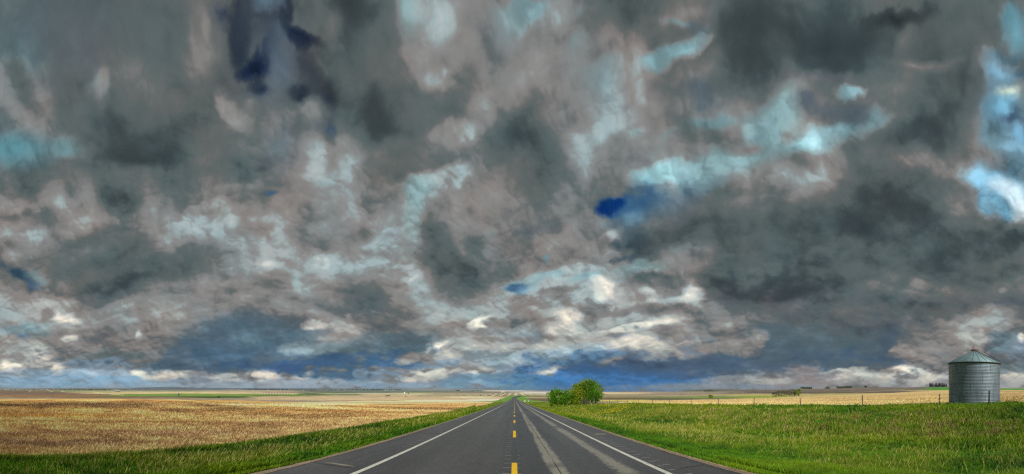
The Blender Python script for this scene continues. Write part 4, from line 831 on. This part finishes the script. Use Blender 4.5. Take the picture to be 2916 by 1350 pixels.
def tree(name, loc, h, rad, crown0, cols, label, cat='tree', group=None, n=900, size=.24, bark=None, lean=(0, 0), clumps=26, bare=0.0, stems=1, limbs=9, ragged=.35, dz=.2):
    bark = bark or M_BARK
    root = empty(name, (loc[0], loc[1], loc[2] - dz * .3)); tag(root, label, cat, group)
    tr = MB(); tips = []
    for s in range(stems):
        ox = random.uniform(-.5, .5) * rad * (0 if stems == 1 else .8); oy = random.uniform(-.5, .5) * rad * (0 if stems == 1 else .8)
        p = Vector((ox, oy, -dz)); r0 = .022 * h / (1 + .25 * (stems - 1)); segs = 5
        pts = [p]
        for k in range(1, segs + 1):
            f = k / segs
            pts.append(Vector((ox + (lean[0] + ox * .5) * f + random.uniform(-.1, .1) * h * .12, oy + (lean[1] + oy * .5) * f + random.uniform(-.1, .1) * h * .12, h * .93 * f)))
        for k in range(segs): tr.tube(pts[k], pts[k + 1], r0 * (1 - .17 * k), r0 * (1 - .17 * (k + 1)), 5)
        for k in range(limbs):
            f = random.uniform(crown0, .95); q = f * segs; b = pts[int(q)].lerp(pts[min(segs, int(q) + 1)], q - int(q))
            a = random.uniform(0, 2 * math.pi); l = rad * random.uniform(.5, 1.0) * (1.1 - .5 * f)
            e = b + Vector((math.cos(a) * l, math.sin(a) * l, l * random.uniform(.4, 1.1))); tr.tube(b, e, r0 * .3, r0 * .08, 4); tips.append(e)
            if bare:
                for _ in range(3):
                    e2 = e + Vector((random.uniform(-.4, .4), random.uniform(-.4, .4), random.uniform(.2, .7))) * rad * .5; tr.tube(b.lerp(e, random.uniform(.4, 1)), e2, r0 * .12, r0 * .05, 3)
    tr.build('trunk', bark, root)
    if cols is not None:
        cs = []
        zc = h * (crown0 + 1) / 2; hz = h * (1 - crown0) / 2
        for k in range(clumps):
            a = random.uniform(0, 2 * math.pi); zz = random.uniform(-1, 1); rr = math.sqrt(max(0.05, 1 - zz * zz)) * (random.uniform(.35, 1) ** .6) * (1 + random.uniform(-ragged, ragged) * .6)
            f = (zz * hz + zc) / h
            cs.append((math.cos(a) * rad * rr + lean[0] * f, math.sin(a) * rad * rr + lean[1] * f, zc + zz * hz * (1 + random.uniform(-.1, .12))))
        cs += [tuple(t) for t in tips[:max(3, clumps // 4)]]
        leafcloud('crown', cs, n, size, cols, root, (rad * .42, rad * .42, hz * .26))
    return root
GA = srgb2lin([[100, 136, 14], [74, 118, 8], [130, 144, 24], [54, 92, 6]]) * 1.3
GY = srgb2lin([[118, 138, 14], [96, 126, 12], [138, 146, 34]]) * 1.3
GB = srgb2lin([[80, 130, 8], [58, 106, 4], [104, 144, 16]]) * 1.35
GD = srgb2lin([[40, 74, 24], [30, 60, 20], [56, 90, 30]])
# bushes and aspens beside the road
tree('leafy_bush', pix(1584, 108), 4.8, 2.7, .0, GB, 'round bright green bush at the road end of the tree clump', 'bush', n=4200, size=.26, clumps=60, stems=4)
tree('dark_poplar', pix(1571, 109.5), 5.6, .8, .15, GD, 'dark narrow young tree poking up behind the leftmost bush', n=700, size=.25, clumps=18, bark=M_BARKD)
tree('dark_poplar', pix(1578, 111), 5.1, .7, .2, GD, 'second dark narrow young tree rising from the back of the leftmost bush', n=500, size=.25, clumps=16, bark=M_BARKD)
tree('leafy_bush', pix(1620, 106), 4.5, 2.5, .0, GB, 'low green bush in the middle between the round bush and the aspens', 'bush', n=3000, size=.25, clumps=46, stems=4)
tree('leafy_bush', pix(1604, 108), 3.8, 2.0, .0, GB, 'smallest green bush filling the gap between two larger bushes', 'bush', n=1200, size=.25, clumps=20, stems=3)
tree('leafy_bush', pix(1637, 105.5), 4.9, 2.2, .0, GY, 'yellow green bush joining the middle bush to the aspens', 'bush', n=2600, size=.25, clumps=44, stems=4)
asp = [(1640, 109, 6.6, 1.5, GY, 'yellow green aspen at the left edge of the aspen stand'), (1648, 106, 5.6, 1.4, GY, 'short yellowish aspen in front of the left aspens'), (1654, 111, 7.4, 1.6, GY, 'second aspen from the left with pale green crown'),
 (1661, 107, 7.2, 1.7, GA, 'third aspen from the left with white lower trunk'), (1668, 112, 8.3, 1.7, GA, 'tall aspen left of the highest top of the stand'), (1675, 108, 8.2, 1.8, GA, 'tallest full aspen in the middle of the stand'),
 (1683, 111, 8.3, 1.8, GA, 'tall dark green aspen right of the middle of the stand'), (1690, 107, 7.4, 1.8, GB, 'dense aspen third from the right end of the stand'), (1697, 110, 7.0, 1.7, GA, 'broad aspen second from the right end of the stand')]
for (xs, d, h, rd, cl, lb) in asp:
    tree('aspen_tree', pix(xs, d), h * .97, rd * 1.25, .14, cl, lb, n=2400, size=.25, clumps=60, group='aspens of the roadside clump', stems=2, ragged=.85)
tree('aspen_tree', pix(1706, 106), 5.6, 1.0, .35, GY, 'thin sparse aspen leaning out at the right end of the stand', n=420, size=.25, clumps=14, lean=(.9, 0), group='aspens of the roadside clump')
for (xs, d, h, lb) in ((1666, 110, 8.9, 'leafless grey tree with bare twigs above the aspen crowns at left'), (1678, 112, 9.2, 'highest leafless grey tree with bare twigs over the middle of the stand'), (1693, 112, 8.8, 'leafless grey tree with bare twigs over the right of the stand')):
    tree('bare_tree', pix(xs, d), h, 1.2, .5, None, lb, bark=M_BARK, limbs=16, bare=1, group='bare trees in the roadside clump', stems=1)
for (xs, d, h, lb) in ((1656, 104, 2.6, 'grey leafless shrub at the foot of the left aspens'), (1664, 103.5, 2.3, 'grey leafless shrub in front of the middle aspens')):
    tree('bare_shrub', pix(xs, d), h, 1.0, .2, None, lb, 'shrub', bark=M_BARK, limbs=12, bare=1, group='bare shrubs in the roadside clump', stems=3)
# willow grove on the right
for k in range(13):
    xs = 2202 + k * 6.0; hh = (6.5, 7.6, 8.4, 8.6, 9.2, 9.0, 9.6, 9.4, 10, 9.8, 10.2, 10, 10.4)[k]
    g = tree('willow_tree', pix(xs, 500 + (k % 3) * 7), hh, 2.6, .12, srgb2lin([[98, 98, 66], [112, 108, 72], [84, 84, 62], [120, 124, 60]]) * .7, 'thin grey green willow, number %d from the left of the grove' % (k + 1), group='willows of the field grove', n=330, size=.55, clumps=20, stems=5, bark=M_BARKD, limbs=5)
tree('willow_tree', pix(2277, 492), 10.8, 3.4, .1, GY, 'fresh yellow green willow at the right end of the field grove', n=900, size=.6, clumps=26, stems=4, bark=M_BARKD)
tree('willow_tree', pix(2264, 510), 9.2, 3.0, .2, GY * .8, 'olive green willow next to the right end of the field grove', n=600, size=.6, clumps=24, stems=4, bark=M_BARKD)
tree('round_bush', pix(2024, 520), 4.2, 4.0, .02, GY, 'single round yellow green bush in the middle of the right fields', 'bush', n=900, size=.7, clumps=28, stems=3, ragged=.15)
# conifer belt by the grain bin
def conifer(loc, h, label, group, w=.2):
    root = empty('conifer_tree', loc); tag(root, label, 'conifer', group)
    MB().tube((0, 0, -1), (0, 0, h * .9), h * .02, h * .006, 5).build('trunk', M_BARKD, root)
    cs = []
    for k in range(60):
        f = random.uniform(.04, 1) ** .8; a = random.uniform(0, 6.28); rr = h * w * (1.05 - f) ** .6 * random.uniform(.55, 1); cs.append((rr * math.cos(a), rr * math.sin(a), h * f))
    leafcloud('crown', cs, 520, h * .11, srgb2lin([[40, 50, 42], [30, 40, 36], [52, 60, 48]]) * .55, root, (h * .05, h * .05, h * .07)); return root
cb = pix(2648, 1000)
names_c = ['tallest pointed conifer at the left end of the dark shelterbelt', 'second conifer from the left in the dark shelterbelt', 'third conifer from the left in the dark shelterbelt', 'fourth conifer from the left in the dark shelterbelt', 'fifth conifer from the left in the dark shelterbelt', 'sixth conifer from the left in the dark shelterbelt', 'seventh conifer from the left in the dark shelterbelt', 'sixth conifer from the right in the dark shelterbelt', 'fifth conifer from the right in the dark shelterbelt', 'fourth conifer from the right in the dark shelterbelt', 'third conifer from the right in the dark shelterbelt', 'second conifer from the right in the dark shelterbelt', 'rightmost conifer of the dark shelterbelt, close to the grain bin']
for k in range(13):
    hh = (13.5, 12, 11, 9.5, 11, 11.8, 12, 12, 11.6, 12, 11.2, 11.8, 10.2)[k]
    conifer(pix(2648 + k * 3.9, 985 + 8 * (k % 2)), hh, names_c[k], 'conifers of the shelterbelt', .17)
tree('bare_tree', pix(2638, 985), 8.5, 4, .15, None, 'wide leafless bush left of the dark conifers', bark=M_BARKD, limbs=16, bare=1, stems=4)
# farmyard grove on the right horizon
M_PALE = material('pale_siding', (.30, .35, .39), .7); M_WALLW = material('white_siding', (.78, .78, .76), .7); M_ROOFG = material('grey_roof', (.30, .31, .33), .6); M_ROOFD = material('dark_roof', (.07, .07, .08), .7)
def shed(loc, L_, W_, H_, rise, az, label, mw, mr_, group=None, cat='shed'):
    root = empty('farm_building', (loc[0], loc[1], loc[2] - .3), az); tag(root, label, cat, group)
    MB().box(-L_ / 2, L_ / 2, -W_ / 2, W_ / 2, 0, H_).quad((-L_ / 2, -W_ / 2, H_), (-L_ / 2, W_ / 2, H_), (-L_ / 2, 0, H_ + rise), (-L_ / 2, 0, H_ + rise)).quad((L_ / 2, -W_ / 2, H_), (L_ / 2, W_ / 2, H_), (L_ / 2, 0, H_ + rise), (L_ / 2, 0, H_ + rise)).build('wall', mw, root)
    o = .5; r_ = MB()
    for s in (-1, 1): r_.quad((-L_ / 2 - o, s * (W_ / 2 + o), H_ - rise * o * 2 / W_ + .05), (L_ / 2 + o, s * (W_ / 2 + o), H_ - rise * o * 2 / W_ + .05), (L_ / 2 + o, 0, H_ + rise + .05), (-L_ / 2 - o, 0, H_ + rise + .05))
    r_.build('roof', mr_, root); MB().box(-L_ * .12, L_ * .12, -W_ / 2 - .06, -W_ / 2 + .1, 0, H_ * .75).build('door', M_ROOFD, root); return root
GF = srgb2lin([[92, 112, 72], [78, 98, 64], [106, 122, 80]]) * .8
k = 0
for xs in list(np.arange(2282, 2312, 3.1)) + list(np.arange(2352, 2364, 4)) + list(np.arange(2381, 2425, 3.1)):
    k += 1
    tree('farmyard_tree', pix(xs, 1500 + 10 * (k % 3)), random.uniform(6.5, 9.5), 4.6, .05, GF, 'low round green tree, number %d from the left on the right horizon' % k, group='farmyard trees on the right horizon', n=240, size=1.5, clumps=16, bark=M_BARKD, limbs=3)
for q, (xs, wd_) in enumerate(((2318, 12), (2330, 16), (2341, 10), (2372, 14), (2379, 9))):
    shed(pix(xs, 1490), wd_, 10, 4.5, 2.5, -math.atan2(pix(xs, 1490).x, pix(xs, 1490).y), 'pale farm building, number %d from the left among horizon trees' % (q + 1), M_PALE, M_ROOFG, 'farmyard buildings on the right horizon')
tree('lone_tree', pix(2465, 1450), 9.2, 4.6, .03, GD * 1.2, 'single dark round tree alone on the right horizon', n=700, size=1.3, clumps=30, bark=M_BARKD, limbs=4, ragged=.1)
# left fields
p = pix(508, 880); grain_bin((p.x, p.y, p.z - .1), 2.7, 5.0, 2.0, label='small distant steel grain bin on the green strip of the left fields', detail=False)
for q, (dx_, c_) in enumerate(((-5.2, M_WALLW), (0, M_WALLW), (5.0, M_WALLW))):
    shed(pix(334 + dx_, 2150), 11.5, 10, 5, 4, math.radians(70), ('left', 'middle', 'right')[q] + ' one of three white sheds in a row on the far left plain', M_ROOFD if q else M_ROOFG, c_, 'white sheds on the left plain')
shed(pix(150, 1500), 7.5, 6, 3, 2.2, math.radians(60), 'small dark shed with a grey roof on the far left brown field', M_ROOFD, M_ROOFG)
# white bin and elevator leg
p = pix(1152.5, 1650); r_ = empty('white_bin', (p.x, p.y, p.z - .3)); tag(r_, 'slim white grain elevator on the pale ridge left of the road', 'elevator')
lathe('tank', [(3.4, 0), (3.4, 7), (.3, 9.4), (.02, 9.4)], M_WALLW, r_, 20); MB().tube((3.6, 0, 0), (5.2, 0, 13), .6, .5, 6).tube((5.2, 0, 12.6), (0, 0, 9.2), .35, .35, 5).build('spout', M_PALE, r_); MB().box(-2.5, 2.5, -5, -2, 0, 2.8).build('door', M_WALLW, r_)
shed(pix(1163, 1640), 7, 5, 3.4, 1.2, 0, 'small black shed right of the white elevator', M_ROOFD, M_ROOFD)
for q, (xs, d) in enumerate(((1098.5, 1010), (1101, 1030), (1103.5, 1060), (1105.5, 1090), (1107.5, 1120), (1110, 1150))):
    tree('bare_shrub', pix(xs, d), 3.6, 1.8, .1, srgb2lin([[74, 66, 58], [60, 56, 50]]) * .5, 'dark leafless shrub, number %d from the left in the slanting shrub row' % (q + 1), 'shrub', 'dark shrub row on the left fields', n=90, size=.8, clumps=8, bark=M_BARKD, limbs=5)
for (xs, d, hh, lb) in ((1156, 1000, 2.0, 'low dark shrub alone below the white elevator'), (1368, 1180, 3.4, 'dark bush standing alone left of the far bend of the road'), (622, 560, 2.2, 'small dark bush at the lower edge of the green field')):
    tree('dark_bush', pix(xs, d), hh, 2.6, .02, GD * .7, lb, 'bush', n=120, size=.8, clumps=10, bark=M_BARKD, limbs=3, stems=1)
far_b = [(1097, 4200, 16, 'large white farm building in the far yard left of the elevator'), (1104, 4250, 8, 'small white farm building second from the left in the far yard'), (1112, 4200, 9, 'small white farm building third from the left in the far yard'), (1119, 4230, 14, 'long white farm building at the right of the far yard'),
 (1430, 2600, 12, 'white farm building on the rise left of the road'), (1435, 2650, 7, 'tiny white farm building next to the one left of the road'), (1313, 4300, 12, 'white building beside a dark tree row near the middle horizon'), (1376, 4000, 10, 'white farm building near the horizon left of the road'), (798, 4600, 10, 'tiny white building among the blue woods on the left'), (864, 4700, 10, 'second tiny white building among the blue woods'), (980, 4700, 12, 'white building at the right end of the blue woods')]
for (xs, d, L_, lb) in far_b: shed(pix(xs, d), L_, 9, 5, 3, -(xs - CX) / FPX + .2, lb, M_WALLW, M_WALLW, 'white buildings on the far plain')
for q, xs in enumerate((13, 20, 27, 46, 53, 60, 105, 112, 119)):
    shed(pix(xs, 4300), 22, 12, 6, 3, -(xs - CX) / FPX, 'white town building, number %d from the left on the far left horizon' % (q + 1), M_WALLW, M_PALE, 'town buildings on the far left')
def wood(x0, x1, d, h, label, dens, cols, seed):
    """far-off wood that reads as one mass: thousands of leaf clumps over many crowns"""
    cs = []; rs = random.Random(seed)
    n = int((x1 - x0) * dens)
    for k in range(n):
        xs = rs.uniform(x0, x1); f = .55 + .45 * math.sin(xs * .23 + seed) * math.sin(xs * .071) ; p = pix(xs, d + rs.uniform(-120, 120)); hh = h * (.45 + .55 * rs.random() * (.5 + .5 * f))
        for _ in range(3): cs.append((p.x + rs.uniform(-6, 6), p.y + rs.uniform(-6, 6), p.z + hh * rs.uniform(.15, .85)))
    c = np.array(cs); o = leafcloud('distant_wood', c, len(c) * 5, 5.0, cols, None, (6, 6, h * .3)); tag(o, label, 'wood', kind='stuff')
DW = srgb2lin([[60, 76, 66], [52, 68, 60], [70, 84, 70]]) * .6
wood(-10, 300, 4500, 11, 'thin dark tree line along the far left horizon', 1.0, DW, 1)
wood(300, 420, 4600, 9, 'sparse trees on the horizon left of the low hill', .3, DW, 2)
wood(690, 900, 5000, 15, 'blue wood along the horizon left of the middle', 1.6, DW, 3)
wood(900, 1140, 5000, 12, 'loose blue tree line between the wood and the white farm', .8, DW, 4)
wood(1300, 1312, 4300, 10, 'short dark tree row beside a white building near the middle horizon', 1.6, DW, 5)
wood(1344, 1380, 4050, 8, 'broken tree row on the middle horizon left of the road', .5, DW, 6)
wood(2005, 2040, 2900, 8, 'tiny farmyard trees under the right hill', .8, DW, 7)
# small roadside and field objects
M_WPOST = material('white_marker', (.75, .75, .72), .6)
def marker(x, y, h, label, rr=.06, mat=None):
    o = MB().tube((0, 0, -.2), (0, 0, h), rr, rr, 6).tube((0, 0, h * .8), (0, 0, h + .02), rr * 1.7, rr * 1.7, 6).build('marker_post', mat or M_WPOST, loc=(x, y, zt(x, y))); tag(o, label, 'marker post')
marker(6.9, 222, 1.0, 'white marker post nearest the asphalt right of the far road', .16); marker(7.6, 230, 1.0, 'white marker post just right of the one nearest the asphalt', .16); marker(9.2, 214, 1.2, 'white marker post furthest right beside the far road', .18)
p = pix(1424.6, 205); marker(p.x, p.y, 2.0, 'grey post standing on the left verge near the valley', .16, M_POST)
p = pix(768.5, 262); marker(p.x, p.y, 1.6, 'thin white post at the far edge of the left stubble', .12)
M_STONE = material('pale_stone', (.62, .50, .44), .9, noise=[((3, 3, 3), .3, 3)]); M_STW = material('white_stone', (.75, .74, .72), .9)
def boulder(xs, d, s, label, mat):
    p = pix(xs, d); bm = bmesh.new(); bmesh.ops.create_icosphere(bm, subdivisions=2, radius=s)
    for v in bm.verts: v.co *= 1 + .25 * math.sin(v.co.x * 9 + xs) * math.cos(v.co.y * 7); v.co.z *= .75
    me = bpy.data.meshes.new('boulder'); bm.to_mesh(me); bm.free(); me.materials.append(mat); o = bpy.data.objects.new('boulder', me); COL.objects.link(o); o.location = (p.x, p.y, p.z + s * .4); tag(o, label, 'boulder', 'stones in the far field behind the fence')
for (xs, d, s, lb, mt) in ((1765, 170, .32, 'white stone at the left end of the scattered stones', M_STW), (1768.5, 172, .3, 'pinkish stone second from the left of the scattered stones', M_STONE), (1771, 170, .34, 'pinkish stone third from the left of the scattered stones', M_STONE), (1774, 168, .3, 'white stone in the middle of the scattered stones', M_STW), (1781, 170, .26, 'small pinkish stone right of the middle of the scattered stones', M_STONE), (1786.5, 168, .26, 'small white stone near the right of the scattered stones', M_STW), (1795, 185, .36, 'bright white stone furthest right, a little behind the others', M_STW)):
    boulder(xs, d, s, lb, mt)
p = pix(878, 330); b_ = MB().box(-.6, .6, -.4, .4, -.1, .8).build('white_box', M_WPOST, loc=p); tag(b_, 'small white box on the thin green strip behind the left stubble', 'box')

# ================================================================ air between here and the horizon
def haze():
    m = bpy.data.materials.new('clear_haze'); m.use_nodes = True; N = m.node_tree.nodes; L = m.node_tree.links
    for n in list(N): N.remove(n)
    o_ = N.new('ShaderNodeOutputMaterial'); v = N.new('ShaderNodeVolumePrincipled'); v.inputs['Density'].default_value = HAZE; v.inputs['Color'].default_value = (.78, .88, 1.0, 1); v.inputs['Anisotropy'].default_value = 0.2
    L.new(v.outputs[0], o_.inputs['Volume'])
    o = MB().box(-15600, 15600, -15600, 15600, -420, 60).build('haze', m); tag(o, 'thin blue air over the far plain', 'haze', kind='stuff')
HAZE = 2.2e-5
haze()
